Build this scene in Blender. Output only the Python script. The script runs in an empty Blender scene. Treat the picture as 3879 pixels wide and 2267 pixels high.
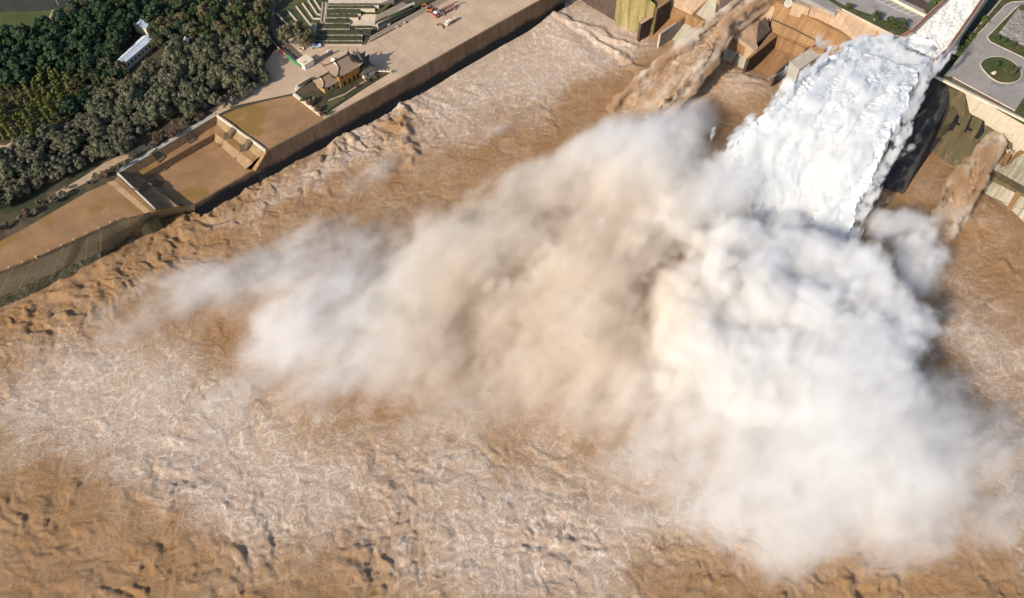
import bpy, math, random
import numpy as np
from mathutils import Vector, Matrix, noise as mnoise
R = math.radians
random.seed(7)
rng = np.random.default_rng(11)
scn = bpy.context.scene
col = scn.collection

# ------------------------------------------------------------------ camera model (used to place things on real planes)
W, H, F, DEP, CZ = 3879, 2267, 3000.0, R(55), 280.0
def U(px, py, z=0.0):
    x = (px - W/2)/F; y = -(py - H/2)/F
    rx, ry, rz = x, math.cos(DEP) + y*math.sin(DEP), -math.sin(DEP) + y*math.cos(DEP)
    t = (z - CZ)/rz
    return Vector((rx*t, ry*t, z))
def cropper(ox, oy, s): return lambda x, y, z=0.0: U(ox + x/s, oy + y/s, z)
C1 = cropper(0, 0, 2.946); C2 = cropper(450, 0, 2.946); C3 = cropper(950, 0, 3.507); C4 = cropper(1400, 0, 2.946)
C5 = cropper(2250, 0, 3.202); C6 = cropper(2650, 0, 2.946); C7 = cropper(3200, 0, 2.832); C8 = cropper(3300, 350, 2.584)
CA = cropper(1000, 100, 3.682); CB = cropper(700, 350, 2.945); CC = cropper(0, 400, 2.454); CD = cropper(0, 600, 2.455)

# ------------------------------------------------------------------ object helpers
def tag(o, label=None, cat=None, group=None, kind=None):
    if label: o['label'] = label
    if cat: o['category'] = cat
    if group: o['group'] = group
    if kind: o['kind'] = kind
    return o
def empty(name, loc, rz=0.0):
    o = bpy.data.objects.new(name, None); col.objects.link(o)
    o.location = loc; o.rotation_euler = (0, 0, rz); o.empty_display_size = 0.5
    return o
class MB:
    def __init__(s): s.v = []; s.f = []; s.mi = []; s.m = 0
    def add(s, vs, fs):
        b = len(s.v); s.v += [tuple(v) for v in vs]
        for f in fs: s.f.append(tuple(b + i for i in f)); s.mi.append(s.m)
        return s
    def poly(s, pts): return s.add(pts, [tuple(range(len(pts)))])
    def solid(s, top, zb):
        top = [Vector(p) for p in top]
        a = sum(top[i].x*top[(i+1) % len(top)].y - top[(i+1) % len(top)].x*top[i].y for i in range(len(top)))
        if a < 0: top = top[::-1]
        n = len(top)
        bot = [Vector((p.x, p.y, zb if not callable(zb) else zb(p))) for p in top]
        return s.add(top + bot, [tuple(range(n)), tuple(range(2*n-1, n-1, -1))] + [(i, i+n, (i+1) % n + n, (i+1) % n) for i in range(n)])
    def slab(s, top, th):
        return s.solid(top, lambda p: p.z - th)
    def box(s, c, d, rz=0.0, M=None):
        ca, sa = math.cos(rz), math.sin(rz); vs = []
        for sx in (-.5, .5):
            for sy in (-.5, .5):
                for sz in (-.5, .5):
                    x, y, z = sx*d[0], sy*d[1], sz*d[2]
                    p = Vector((c[0] + x*ca - y*sa, c[1] + x*sa + y*ca, c[2] + z))
                    vs.append(M @ p if M else p)
        return s.add(vs, [(0,1,3,2), (4,6,7,5), (0,4,5,1), (2,3,7,6), (0,2,6,4), (1,5,7,3)])
    def bar(s, a, b, w, h, zoff=0.0):      # straight beam from a to b, width w, height h, top at the given z
        a, b = Vector(a), Vector(b); d = (b - a); n = Vector((-d.y, d.x, 0)).normalized()*w/2
        return s.slab([a - n, b - n, b + n, a + n], h)
    def tube(s, pts, rad, n=8):
        pts = [Vector(p) for p in pts]; rs = rad if isinstance(rad, (list, tuple)) else [rad]*len(pts); vs = []; fs = []
        for i, p in enumerate(pts):
            d = (pts[min(i+1, len(pts)-1)] - pts[max(i-1, 0)]).normalized()
            u = d.orthogonal().normalized(); w = d.cross(u)
            vs += [p + rs[i]*(math.cos(2*math.pi*k/n)*u + math.sin(2*math.pi*k/n)*w) for k in range(n)]
        for i in range(len(pts)-1):
            for k in range(n): fs.append((i*n+k, i*n+(k+1) % n, (i+1)*n+(k+1) % n, (i+1)*n+k))
        fs += [tuple(range(n-1, -1, -1)), tuple(range((len(pts)-1)*n, len(pts)*n))]
        return s.add(vs, fs)
    def mesh(s, name, mats):
        me = bpy.data.meshes.new(name); me.from_pydata(s.v, [], s.f)
        mats = mats if isinstance(mats, (list, tuple)) else [mats]
        for m in mats: me.materials.append(m)
        if len(mats) > 1: me.polygons.foreach_set('material_index', s.mi)
        me.update(); return me
    def build(s, name, mats, parent=None, loc=None, rz=0.0):
        me = s.mesh(name, mats)
        o = bpy.data.objects.new(name, me); col.objects.link(o)
        if parent is not None:
            o.parent = parent
            if loc is None and s.v and getattr(s, 'world', False):
                o.matrix_parent_inverse = parent.matrix_basis.inverted()
        if loc is not None: o.location = loc; o.rotation_euler = (0, 0, rz)
        return o
def wmb():
    m = MB(); m.world = True; return m

# ------------------------------------------------------------------ materials
def lin(r, g, b): return (r, g, b, 1.0)
class NT:
    def __init__(s, tree): s.t = tree; s.n = tree.nodes; s.l = tree.links
    def node(s, typ, **kw):
        n = s.n.new(typ)
        for k, v in kw.items(): setattr(n, k, v)
        return n
    def link(s, a, b): s.l.new(a, b)
    def val(s, sock, v):
        if hasattr(v, 'is_linked') or isinstance(v, bpy.types.NodeSocket): s.l.new(v, sock)
        else: sock.default_value = v
    def math(s, op, a, b=0.0, c=0.0, clamp=False):
        n = s.node('ShaderNodeMath', operation=op, use_clamp=clamp)
        s.val(n.inputs[0], a); s.val(n.inputs[1], b); s.val(n.inputs[2], c); return n.outputs[0]
    def vmath(s, op, a, b=(0, 0, 0)):
        n = s.node('ShaderNodeVectorMath', operation=op); s.val(n.inputs[0], a)
        if op == 'SCALE': s.val(n.inputs['Scale'], b)
        else: s.val(n.inputs[1], b)
        return n.outputs['Value'] if op in ('LENGTH', 'DOT_PRODUCT', 'DISTANCE') else n.outputs[0]
    def noise(s, vec, scale, detail=4.0, rough=0.55, dist=0.0, out='Fac'):
        n = s.node('ShaderNodeTexNoise'); s.val(n.inputs['Vector'], vec); n.inputs['Scale'].default_value = scale
        n.inputs['Detail'].default_value = detail; n.inputs['Roughness'].default_value = rough; n.inputs['Distortion'].default_value = dist
        return n.outputs[0] if out == 'Fac' else n.outputs[1]
    def ramp(s, fac, a, b, lo=0.0, hi=1.0, smooth=True):
        n = s.node('ShaderNodeMapRange', interpolation_type='SMOOTHSTEP' if smooth else 'LINEAR')
        s.val(n.inputs['Value'], fac); n.inputs['From Min'].default_value = a; n.inputs['From Max'].default_value = b
        n.inputs['To Min'].default_value = lo; n.inputs['To Max'].default_value = hi; return n.outputs[0]
    def mix(s, fac, a, b, blend='MIX'):
        n = s.node('ShaderNodeMix', data_type='RGBA', blend_type=blend)
        s.val(n.inputs[0], fac); s.val(n.inputs[6], a); s.val(n.inputs[7], b); return n.outputs[2]
    def bump(s, h, strength, dist):
        n = s.node('ShaderNodeBump'); s.val(n.inputs['Height'], h); n.inputs['Strength'].default_value = strength
        n.inputs['Distance'].default_value = dist; return n.outputs[0]
def newmat(name):
    m = bpy.data.materials.new(name); m.use_nodes = True; t = NT(m.node_tree)
    b = t.n['Principled BSDF']; b.inputs['Specular IOR Level'].default_value = 0.25; b.inputs['Roughness'].default_value = 0.85
    return m, t, b
def pos(t): return t.node('ShaderNodeNewGeometry').outputs['Position']
def plain(name, c, rough=0.8, var=0.25, scale=0.35, c2=None, c2_scale=0.08, c2_lo=0.5, c2_hi=0.62, bump=0.3, metal=0.0, fine=2.5):
    """base colour with fine mottling and optional larger stains of a second colour"""
    m, t, b = newmat(name); p = pos(t)
    n1 = t.noise(p, scale, 6, 0.65); n2 = t.noise(p, fine, 3, 0.6)
    base = t.mix(t.ramp(n1, 0.3, 0.7), lin(*[x*(1-var) for x in c]), lin(*[min(1, x*(1+var)) for x in c]))
    base = t.mix(t.ramp(n2, 0.35, 0.65, 0.0, 0.35), base, lin(*[x*0.6 for x in c]))
    if c2: base = t.mix(t.ramp(t.noise(p, c2_scale, 5, 0.6, 0.6), c2_lo, c2_hi), base, lin(*c2))
    t.link(base, b.inputs['Base Color']); b.inputs['Roughness'].default_value = rough; b.inputs['Metallic'].default_value = metal
    if bump: t.link(t.bump(t.noise(p, fine, 4, 0.6), bump, 0.3), b.inputs['Normal'])
    return m
def jointed(m, ang, size, dark=.72):
    t = NT(m.node_tree); b = t.n['Principled BSDF']; l = b.inputs['Base Color'].links[0].from_socket
    mp = t.node('ShaderNodeMapping'); t.link(pos(t), mp.inputs['Vector']); mp.inputs['Rotation'].default_value = (0, 0, R(-ang)); sp = t.node('ShaderNodeSeparateXYZ'); t.link(mp.outputs[0], sp.inputs[0])
    j = t.math('MINIMUM', t.math('PINGPONG', sp.outputs[0], size/2), t.math('PINGPONG', sp.outputs[1], size/2))
    wear = t.ramp(t.noise(pos(t), .12, 4, .6), .4, .62)
    t.link(t.mix(t.math('MULTIPLY', t.ramp(j, .06, .30, 1, 0), wear), l, t.mix(1.0, l, lin(dark, dark*.97, dark*.92), 'MULTIPLY')), b.inputs['Base Color'])
def streaked(name, cols, ang=50, along=0.03, across=0.55, dirt=(0.10, 0.075, 0.045), dirt_lo=0.5, dirt_hi=0.75, zaxis=False, dirtscale=0.05, joints=0.0):
    """concrete with streaks that run down its slope (direction ang in plan)"""
    m, t, b = newmat(name)
    mp = t.node('ShaderNodeMapping'); t.link(pos(t), mp.inputs['Vector']); mp.inputs['Rotation'].default_value = (0, 0, R(-ang))
    sc = t.vmath('MULTIPLY', mp.outputs[0], (along, across, along if not zaxis else 0.04))
    n1 = t.noise(sc, 1.0, 5, 0.65, 0.4)
    r = t.node('ShaderNodeValToRGB'); t.link(n1, r.inputs[0]); e = r.color_ramp.elements
    e[0].position = 0.32; e[0].color = lin(*cols[0]); e[1].position = 0.68; e[1].color = lin(*cols[-1])
    for i, c in enumerate(cols[1:-1]):
        x = e.new(0.32 + 0.36*(i+1)/(len(cols)-1)); x.color = lin(*c)
    fine = t.noise(pos(t), 1.2, 5, 0.7)
    base = t.mix(t.ramp(fine, 0.35, 0.7, 0, 0.45), r.outputs[0], lin(*[x*0.55 for x in cols[0]]))
    d = t.noise(t.vmath('MULTIPLY', mp.outputs[0], (dirtscale*0.6, dirtscale*2.5, dirtscale)), 1.0, 6, 0.7, 1.0)
    base = t.mix(t.ramp(d, dirt_lo, dirt_hi, 0, 0.85), base, lin(*dirt))
    if joints:
        sep = t.node('ShaderNodeSeparateXYZ'); t.link(mp.outputs[0], sep.inputs[0])
        j = t.math('PINGPONG', sep.outputs[1], joints/2); k = t.math('PINGPONG', sep.outputs[0], joints*0.4)
        jj = t.ramp(t.math('MINIMUM', j, k), 0.05, 0.22, 0.55, 0)
        base = t.mix(jj, base, lin(*[x*0.45 for x in cols[0]]))
    t.link(base, b.inputs['Base Color']); t.link(t.bump(fine, 0.25, 0.25), b.inputs['Normal'])
    return m
def leafmat(name, a, bcol, c):
    m, t, b = newmat(name)
    oi = t.node('ShaderNodeObjectInfo').outputs['Random']
    n = t.noise(pos(t), 0.55, 3, 0.6)
    base = t.mix(t.ramp(n, 0.35, 0.65), lin(*a), lin(*bcol))
    base = t.mix(t.ramp(oi, 0.35, 1.0, 0, 0.75), base, lin(*c))
    t.link(base, b.inputs['Base Color']); b.inputs['Roughness'].default_value = 0.65
    tr = t.node('ShaderNodeBsdfTranslucent'); t.link(base, tr.inputs[0])
    mx = t.node('ShaderNodeMixShader'); mx.inputs[0].default_value = 0.18
    t.link(b.outputs[0], mx.inputs[1]); t.link(tr.outputs[0], mx.inputs[2]); t.link(mx.outputs[0], t.n['Material Output'].inputs[0])
    return m

# wall: brown concrete, wet foot with its shade painted near-black (ends in a ragged line)
def wallmat():
    m, t, b = newmat('river_wall_concrete'); p = pos(t)
    sep = t.node('ShaderNodeSeparateXYZ'); t.link(p, sep.inputs[0])
    n = t.noise(t.vmath('MULTIPLY', p, (0.35, 0.35, 0.05)), 1.0, 5, 0.6)
    n2 = t.noise(p, 0.06, 4, 0.6)
    base = t.mix(t.ramp(n, 0.3, 0.7), lin(0.135, 0.083, 0.05), lin(0.19, 0.125, 0.078))
    base = t.mix(t.ramp(n2, 0.45, 0.65, 0, 0.6), base, lin(0.11, 0.07, 0.038))
    mpj = t.node('ShaderNodeMapping'); t.link(p, mpj.inputs['Vector']); mpj.inputs['Rotation'].default_value = (0, 0, R(-42)); sj = t.node('ShaderNodeSeparateXYZ'); t.link(mpj.outputs[0], sj.inputs[0])
    base = t.mix(t.ramp(t.math('PINGPONG', sj.outputs[0], 6.0), .08, .3, .6, 0), base, lin(0.05, 0.033, 0.022))
    wet = t.ramp(t.math('ADD', sep.outputs[2], t.math('MULTIPLY', n2, -6.0)), 1.8, 5.2, 1.0, 0.0)  # mask for the wet concrete and its painted shade
    base = t.mix(wet, base, lin(0.012, 0.015, 0.019))
    t.link(base, b.inputs['Base Color']); t.link(t.bump(n, 0.2, 0.4), b.inputs['Normal'])
    return m
M = {}
M['wall'] = wallmat()
M['plaza'] = plain('plaza_paving', (0.475, 0.345, 0.235), var=0.12, scale=0.08, bump=0.1, c2=(0.33, 0.22, 0.12), c2_scale=0.06, c2_lo=0.70, c2_hi=0.72)
M['wetpave'] = plain('wet_paving', (0.29, 0.165, 0.08), var=0.22, scale=0.05, bump=0.1, c2=(0.215, 0.125, 0.035), c2_scale=0.045, c2_lo=0.52, c2_hi=0.62)
jointed(M['plaza'], 42, 7.0); jointed(M['wetpave'], 42, 8.0, .8)
M['stone'] = plain('pale_stone', (0.56, 0.46, 0.35), var=0.12)
M['whitestone'] = plain('white_coping', (0.60, 0.51, 0.40), var=0.14)
M['step'] = plain('shaded_step_stone', (0.25, 0.155, 0.08), var=0.2, scale=0.3)  # darker copy of the stone, for flights that lie in shade
M['steplit'] = plain('pale_sunlit_step_stone', (0.36, 0.25, 0.14), var=0.2, scale=0.3)  # paler copy; on the step flights it paints in sunlight
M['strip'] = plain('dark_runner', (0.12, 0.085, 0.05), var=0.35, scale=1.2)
M['earth'] = plain('bank_soil', (0.09, 0.066, 0.038), var=0.4, scale=0.12, c2=(0.038, 0.042, 0.02), c2_scale=0.06, c2_lo=0.42, c2_hi=0.58)
M['meadow'] = plain('meadow_grass', (0.075, 0.088, 0.022), var=0.25, scale=0.05)
M['field'] = plain('ploughed_field', (0.042, 0.040, 0.03), var=0.35, scale=0.1)
M['grass'] = plain('lawn_grass', (0.062, 0.072, 0.024), var=0.3, scale=0.2, c2=(0.095, 0.08, 0.032), c2_scale=0.08)
M['hedge'] = plain('hedge_leaves', (0.055, 0.058, 0.027), var=0.5, scale=1.2, bump=1.0, fine=3.0)
M['path'] = plain('path_dirt', (0.42, 0.30, 0.19), var=0.15)
M['slopegreen'] = streaked('mossy_revetment', [(0.135, 0.105, 0.062), (0.175, 0.14, 0.088), (0.20, 0.165, 0.11)], ang=115, along=0.10, across=0.04, dirt=(0.085, 0.068, 0.04), dirt_lo=0.52, dirt_hi=0.7)
M['rubble'] = plain('weedy_rubble', (0.14, 0.115, 0.075), var=0.5, scale=0.8, bump=1.0, c2=(0.06, 0.058, 0.03), c2_scale=0.25, c2_lo=0.42, c2_hi=0.55)
M['rail'] = plain('rail_brown', (0.12, 0.085, 0.055))
M['cream'] = plain('cream_plaster', (0.68, 0.55, 0.40), var=0.08)
M['yellow'] = plain('ochre_plaster', (0.36, 0.18, 0.045), var=0.12)
M['ochre'] = plain('faded_ochre_plaster', (0.42, 0.25, 0.11), var=0.12)
M['tile'] = streaked('grey_brown_roof_tile', [(0.235, 0.165, 0.11), (0.31, 0.225, 0.155)], ang=42, along=2.2, across=0.25, dirt=(0.16, 0.11, 0.07))
M['darktile'] = plain('dark_roof_tile', (0.10, 0.085, 0.07))
M['gable'] = plain('gable_board', (0.62, 0.47, 0.30), var=0.08)
M['wood'] = plain('dark_timber', (0.06, 0.04, 0.028))
M['window'] = plain('dark_window', (0.03, 0.024, 0.02), rough=0.3)
M['white'] = plain('white_paint', (0.78, 0.77, 0.74), var=0.06, bump=0.05)
M['bluewhite'] = plain('blue_white_sheet_roof', (0.58, 0.63, 0.70), var=0.12, bump=0.1)
M['red'] = plain('red_boards', (0.55, 0.17, 0.14))
M['green'] = plain('green_boards', (0.06, 0.20, 0.085))
M['bill'] = plain('greyish_hoarding', (0.22, 0.19, 0.19), var=0.3, scale=0.8)
M['truckred'] = plain('truck_red', (0.42, 0.12, 0.12), rough=0.45, var=0.15)
M['pink'] = plain('faded_red_bed', (0.44, 0.23, 0.18), rough=0.6)
M['orange'] = plain('orange_arm', (0.45, 0.12, 0.035), rough=0.5)
M['steel'] = plain('grey_steel', (0.30, 0.30, 0.31), rough=0.5)
M['tyre'] = plain('tyre_rubber', (0.02, 0.02, 0.02))
M['blue'] = plain('blue_white_van_paint', (0.45, 0.55, 0.68), rough=0.4)
M['glass'] = plain('dark_glass', (0.02, 0.025, 0.03), rough=0.15, bump=0)
M['asphalt'] = plain('pale_asphalt', (0.30, 0.27, 0.245), var=0.16, scale=0.06, c2=(0.20, 0.185, 0.17), c2_scale=0.05)
jointed(M['asphalt'], 53, 10.0, .8)
M['conc'] = streaked('pale_concrete', [(0.40, 0.33, 0.24), (0.47, 0.40, 0.30), (0.52, 0.45, 0.35)], dirt=(0.33, 0.22, 0.12), dirt_lo=0.55, dirt_hi=0.8, joints=0)
M['tan'] = streaked('tan_concrete', [(0.36, 0.24, 0.15), (0.45, 0.31, 0.20), (0.50, 0.36, 0.24)], dirt=(0.34, 0.21, 0.09), dirt_lo=0.56, dirt_hi=0.8, dirtscale=0.06)
M['brown'] = streaked('brown_wet_concrete', [(0.205, 0.108, 0.047), (0.27, 0.15, 0.068), (0.33, 0.20, 0.10)], across=0.35, dirt=(0.15, 0.085, 0.035), dirt_lo=0.52, dirt_hi=0.8)
M['mossy'] = streaked('moss_streaked_concrete', [(0.12, 0.11, 0.03), (0.30, 0.24, 0.10), (0.42, 0.32, 0.17)], across=0.40, along=0.02, dirt=(0.09, 0.11, 0.05), dirt_lo=0.50, dirt_hi=0.72)
M['palegreen'] = streaked('greenish_apron', [(0.27, 0.25, 0.185), (0.34, 0.305, 0.23), (0.40, 0.35, 0.27)], across=0.2, dirt=(0.12, 0.15, 0.12), dirt_lo=0.55, dirt_hi=0.8)
M['apron'] = streaked('streaked_apron', [(0.22, 0.19, 0.09), (0.40, 0.36, 0.28), (0.52, 0.47, 0.38)], across=0.5, along=0.03, dirt=(0.20, 0.14, 0.05), dirt_lo=0.5, dirt_hi=0.75, joints=8)
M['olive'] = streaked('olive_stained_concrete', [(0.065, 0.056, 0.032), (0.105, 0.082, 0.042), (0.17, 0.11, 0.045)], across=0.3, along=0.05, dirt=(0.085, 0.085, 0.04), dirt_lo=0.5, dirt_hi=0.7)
M['darkconc'] = plain('dark_shaded_concrete', (0.085, 0.058, 0.045), var=0.3)  # dark tone paints shade onto guide wall and buttress faces
M['jetshade'] = plain('black_jet_shade', (0.045, 0.043, 0.042), var=0.3)  # shadow of the white jet put into the concrete colour
M['rust'] = plain('rust_red_coping', (0.22, 0.085, 0.055), var=0.3, scale=0.6)
M['greyconc'] = plain('grey_concrete', (0.38, 0.35, 0.30), var=0.14)
M['rock'] = plain('rocky_ground', (0.27, 0.245, 0.215), var=0.35, scale=0.3, bump=1.0, fine=1.2)
M['paintline'] = plain('road_paint', (0.70, 0.68, 0.63), var=0.1)
M['planting'] = plain('brown_planting', (0.13, 0.10, 0.075), var=0.25)
M['trench'] = plain('shady_grass_trench', (0.06, 0.075, 0.045), var=0.4)
M['bark'] = plain('bark', (0.10, 0.075, 0.05))
M['black'] = plain('black_slot_shade', (0.015, 0.015, 0.016))
M['l_dark'] = leafmat('leaves_dark_evergreen', (0.018, 0.042, 0.020), (0.050, 0.085, 0.036), (0.042, 0.065, 0.024))
M['l_mid'] = leafmat('leaves_mixed_green', (0.035, 0.060, 0.022), (0.08, 0.10, 0.035), (0.10, 0.085, 0.035))
M['l_grey'] = leafmat('leaves_grey_green', (0.072, 0.080, 0.044), (0.185, 0.177, 0.105), (0.14, 0.138, 0.075))
M['l_small'] = leafmat('leaves_dusty_grey', (0.09, 0.088, 0.062), (0.20, 0.178, 0.125), (0.175, 0.142, 0.095))
M['l_yellow'] = leafmat('leaves_yellow_green', (0.08, 0.095, 0.02), (0.19, 0.18, 0.035), (0.10, 0.13, 0.035))
M['l_olive'] = leafmat('leaves_olive_willow', (0.11, 0.10, 0.05), (0.20, 0.17, 0.09), (0.17, 0.14, 0.07))
M['l_autumn'] = leafmat('leaves_autumn_brown', (0.13, 0.075, 0.045), (0.21, 0.13, 0.085), (0.16, 0.10, 0.08))
M['l_bright'] = leafmat('leaves_bright_green', (0.06, 0.085, 0.02), (0.12, 0.15, 0.035), (0.10, 0.13, 0.03))

# ------------------------------------------------------------------ numpy gradient noise
_perm = rng.permutation(4096).astype(np.int64)
def perlin(x, y, seed=0):
    xi = np.floor(x).astype(np.int64); yi = np.floor(y).astype(np.int64); xf = x - xi; yf = y - yi
    u = xf*xf*xf*(xf*(xf*6-15)+10); v = yf*yf*yf*(yf*(yf*6-15)+10)
    def g(ix, iy, fx, fy):
        h = _perm[(_perm[(ix + seed*131) & 4095] + iy) & 4095]; a = h*(2*np.pi/4096.0)
        return np.cos(a)*fx + np.sin(a)*fy
    a = g(xi, yi, xf, yf); b = g(xi+1, yi, xf-1, yf); c = g(xi, yi+1, xf, yf-1); d = g(xi+1, yi+1, xf-1, yf-1)
    return ((a + u*(b-a)) + v*((c + u*(d-c)) - (a + u*(b-a))))*1.5
def fbm(x, y, o=4, seed=0, gain=0.5):
    s = np.zeros_like(x); a = 1.0
    for i in range(o): s += a*perlin(x*2**i, y*2**i, seed + 7*i); a *= gain
    return s
def billow(x, y, o=3, seed=0, gain=0.5):
    s = np.zeros_like(x); a = 1.0
    for i in range(o): s += a*(np.abs(perlin(x*2**i, y*2**i, seed + 5*i))*2 - 0.5); a *= gain
    return s
def puffs(x, y, o=3, seed=0, gain=0.5, soft=.05):      # billow with rounded valleys
    s = np.zeros_like(x); a = 1.0
    for i in range(o): s += a*(np.sqrt(perlin(x*2**i, y*2**i, seed + 5*i)**2 + soft)*2 - 0.75); a *= gain
    return s
def ridge(x, y, o=3, seed=0, gain=0.55):
    s = np.zeros_like(x); a = 1.0
    for i in range(o): s += a*(0.5 - np.abs(perlin(x*2**i, y*2**i, seed + 5*i))*1.6); a *= gain
    return s
def gauss(X, Y, px, py, rx, ry, rot, z=0):
    c = U(px, py, z); dx = X - c.x; dy = Y - c.y; ca, sa = math.cos(R(rot)), math.sin(R(rot))
    a = (dx*ca + dy*sa)/rx; b = (-dx*sa + dy*ca)/ry
    return np.exp(-(a*a + b*b))
def gridmesh(name, X, Y, Z, mat, attrs=None, smooth=True):
    ny, nx = X.shape; me = bpy.data.meshes.new(name)
    co = np.stack([X, Y, Z], -1).reshape(-1, 3).astype(np.float32)
    idx = np.arange(nx*ny).reshape(ny, nx); q = np.stack([idx[:-1, :-1], idx[:-1, 1:], idx[1:, 1:], idx[1:, :-1]], -1).reshape(-1, 4)
    me.vertices.add(len(co)); me.vertices.foreach_set('co', co.ravel())
    me.loops.add(q.size); me.loops.foreach_set('vertex_index', q.ravel().astype(np.int32))
    me.polygons.add(len(q)); me.polygons.foreach_set('loop_start', np.arange(0, q.size, 4, dtype=np.int32)); me.polygons.foreach_set('loop_total', np.full(len(q), 4, np.int32))
    if smooth: me.polygons.foreach_set('use_smooth', np.ones(len(q), bool))
    for k, a in (attrs or {}).items():
        at = me.attributes.new(k, 'FLOAT', 'POINT'); at.data.foreach_set('value', a.ravel().astype(np.float32))
    me.materials.append(mat); me.update(); me.validate(); return me
#--SECTION-WATER
# ------------------------------------------------------------------ river water
def watermat():
    m, t, b = newmat('muddy_water'); p = pos(t)
    foam = t.node('ShaderNodeAttribute', attribute_name='foam').outputs['Fac']
    crest = t.node('ShaderNodeAttribute', attribute_name='crest').outputs['Fac']
    warp = t.noise(p, 0.10, 4, 0.6, 0.0, 'Color')
    w2 = t.noise(p, 0.55, 3, 0.6, 0.0, 'Color')
    q = t.vmath('ADD', p, t.vmath('SCALE', t.vmath('SUBTRACT', warp, (0.5, 0.5, 0.5)), 14.0))
    q = t.vmath('ADD', q, t.vmath('SCALE', t.vmath('SUBTRACT', w2, (0.5, 0.5, 0.5)), 3.2))
    def lace(scale, wd):
        v = t.node('ShaderNodeTexVoronoi', feature='DISTANCE_TO_EDGE', voronoi_dimensions='2D'); t.link(q, v.inputs['Vector']); v.inputs['Scale'].default_value = scale
        return t.ramp(v.outputs['Distance'], 0.0, wd, 1.0, 0.0)
    streak = t.noise(q, 0.9, 5, 0.7, 1.5)
    L = t.math('MAXIMUM', t.math('MULTIPLY', lace(0.10, 0.07), .9), t.math('MULTIPLY', lace(0.27, 0.10), 0.8))
    L = t.math('MAXIMUM', L, t.math('MULTIPLY', t.ramp(streak, 0.53, 0.64), 0.75))
    thin = t.noise(p, 0.045, 5, 0.65, 0.5)
    brk = t.ramp(t.noise(q, 0.25, 4, 0.6), 0.34, 0.6)
    amt = t.math('MULTIPLY', t.math('MULTIPLY', L, t.math('ADD', t.math('MULTIPLY', brk, 0.7), 0.3)), t.ramp(t.math('ADD', foam, t.math('MULTIPLY', t.math('SUBTRACT', thin, 0.5), 1.1)), 0.05, 0.85))
    film = t.math('MULTIPLY', t.ramp(t.math('ADD', foam, t.math('MULTIPLY', t.math('SUBTRACT', thin, 0.5), 1.2)), 0.15, 0.85), 0.62)
    fib0 = t.noise(t.vmath('MULTIPLY', q, (1.0, 1.0, 1.0)), 0.55, 6, 0.75, 2.0)
    mud = t.mix(t.ramp(t.noise(p, 0.06, 6, 0.65, 0.8), 0.34, 0.66), lin(0.355, 0.182, 0.064), lin(0.43, 0.258, 0.13))
    mud = t.mix(t.ramp(t.noise(q, 0.7, 4, 0.65), 0.35, 0.68, 0, 0.5), mud, lin(0.44, 0.285, 0.165))
    mud = t.mix(t.ramp(fib0, 0.45, 0.7, 0, 0.5), mud, lin(0.17, 0.09, 0.036))
    c = t.mix(film, mud, lin(0.68, 0.53, 0.42))
    c = t.mix(t.math('MULTIPLY', t.ramp(crest, 0.35, 1.0), 0.5), c, lin(0.40, 0.25, 0.115))
    c = t.mix(amt, c, lin(0.80, 0.70, 0.60))
    t.link(c, b.inputs['Base Color']); b.inputs['Roughness'].default_value = 0.45; b.inputs['Specular IOR Level'].default_value = 0.3
    fmap = t.node('ShaderNodeMapping'); t.link(q, fmap.inputs['Vector']); fmap.inputs['Rotation'].default_value = (0, 0, R(-48))
    fib = t.noise(t.vmath('MULTIPLY', fmap.outputs[0], (.45, 1.6, 1.0)), 1.0, 6, 0.72, 1.2)
    hb = t.math('ADD', t.math('MULTIPLY', t.noise(q, 1.1, 6, 0.72, 0.8), 0.6), t.math('ADD', t.math('MULTIPLY', fib, 0.7), t.math('MULTIPLY', L, 0.12)))
    t.link(t.bump(hb, 0.9, 1.25), b.inputs['Normal'])
    return m
M['water'] = watermat()
STEP = 0.62
xs = np.arange(-262, 275, STEP); ys = np.arange(35, 432, STEP)
X, Y = np.meshgrid(xs, ys)
wx = -X*math.sin(R(48)) + Y*math.cos(R(48)) + 6*fbm(X/30, Y/30, 3, 3); wy = X*math.cos(R(48)) + Y*math.sin(R(48)) + 6*fbm(X/30, Y/30, 3, 4)
wx += 2.8*fbm(X/8, Y/8, 3, 8); wy += 2.8*fbm(X/8, Y/8, 3, 9)
G = lambda *a: gauss(X, Y, *a)
chop = 0.36 + 0.50*G(300, 2150, 90, 40, 0) + 0.8*G(1350, 560, 55, 16, 42) + 0.9*G(900, 730, 60, 16, 42) + 0.8*G(350, 1150, 60, 14, 35) + 0.6*G(2750, 2150, 60, 30, 0) + 0.5*G(1500, 2100, 60, 30, 0) + 0.7*G(2790, 320, 14, 12, 0) + 0.4*G(2430, 150, 14, 10, 0) + 0.35*G(3500, 2150, 60, 25, 0)
chop -= 0.15*G(1900, 250, 50, 30, 0) + 0.10*G(3830, 1700, 30, 80, 0)
b1 = billow(wx/19, wy/14, 4, 21, 0.45)
b2 = billow(wx/7.5, wy/6.0, 4, 33, 0.58)
pits = np.clip(perlin(wx/11, wy/9, 51) - 0.40, 0, 1)
chop *= np.clip(.9 + .75*fbm(X/28, Y/28, 3, 120), .45, 1.7)
Zw = chop*(0.85*b1 + 0.50*b2 - 5*pits*pits*np.clip(.2 + 1.6*perlin(X/45, Y/45, 77), 0, 1.2)*(G(300, 2150, 90, 40, 0) + G(1350, 560, 55, 16, 42) + G(1600, 2150, 60, 24, 0))) + 0.8*fbm(X/60, Y/60, 2, 70)
Zw += (.15 + chop)*0.14*billow(wx/2.8, wy/2.4, 2, 55)
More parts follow.
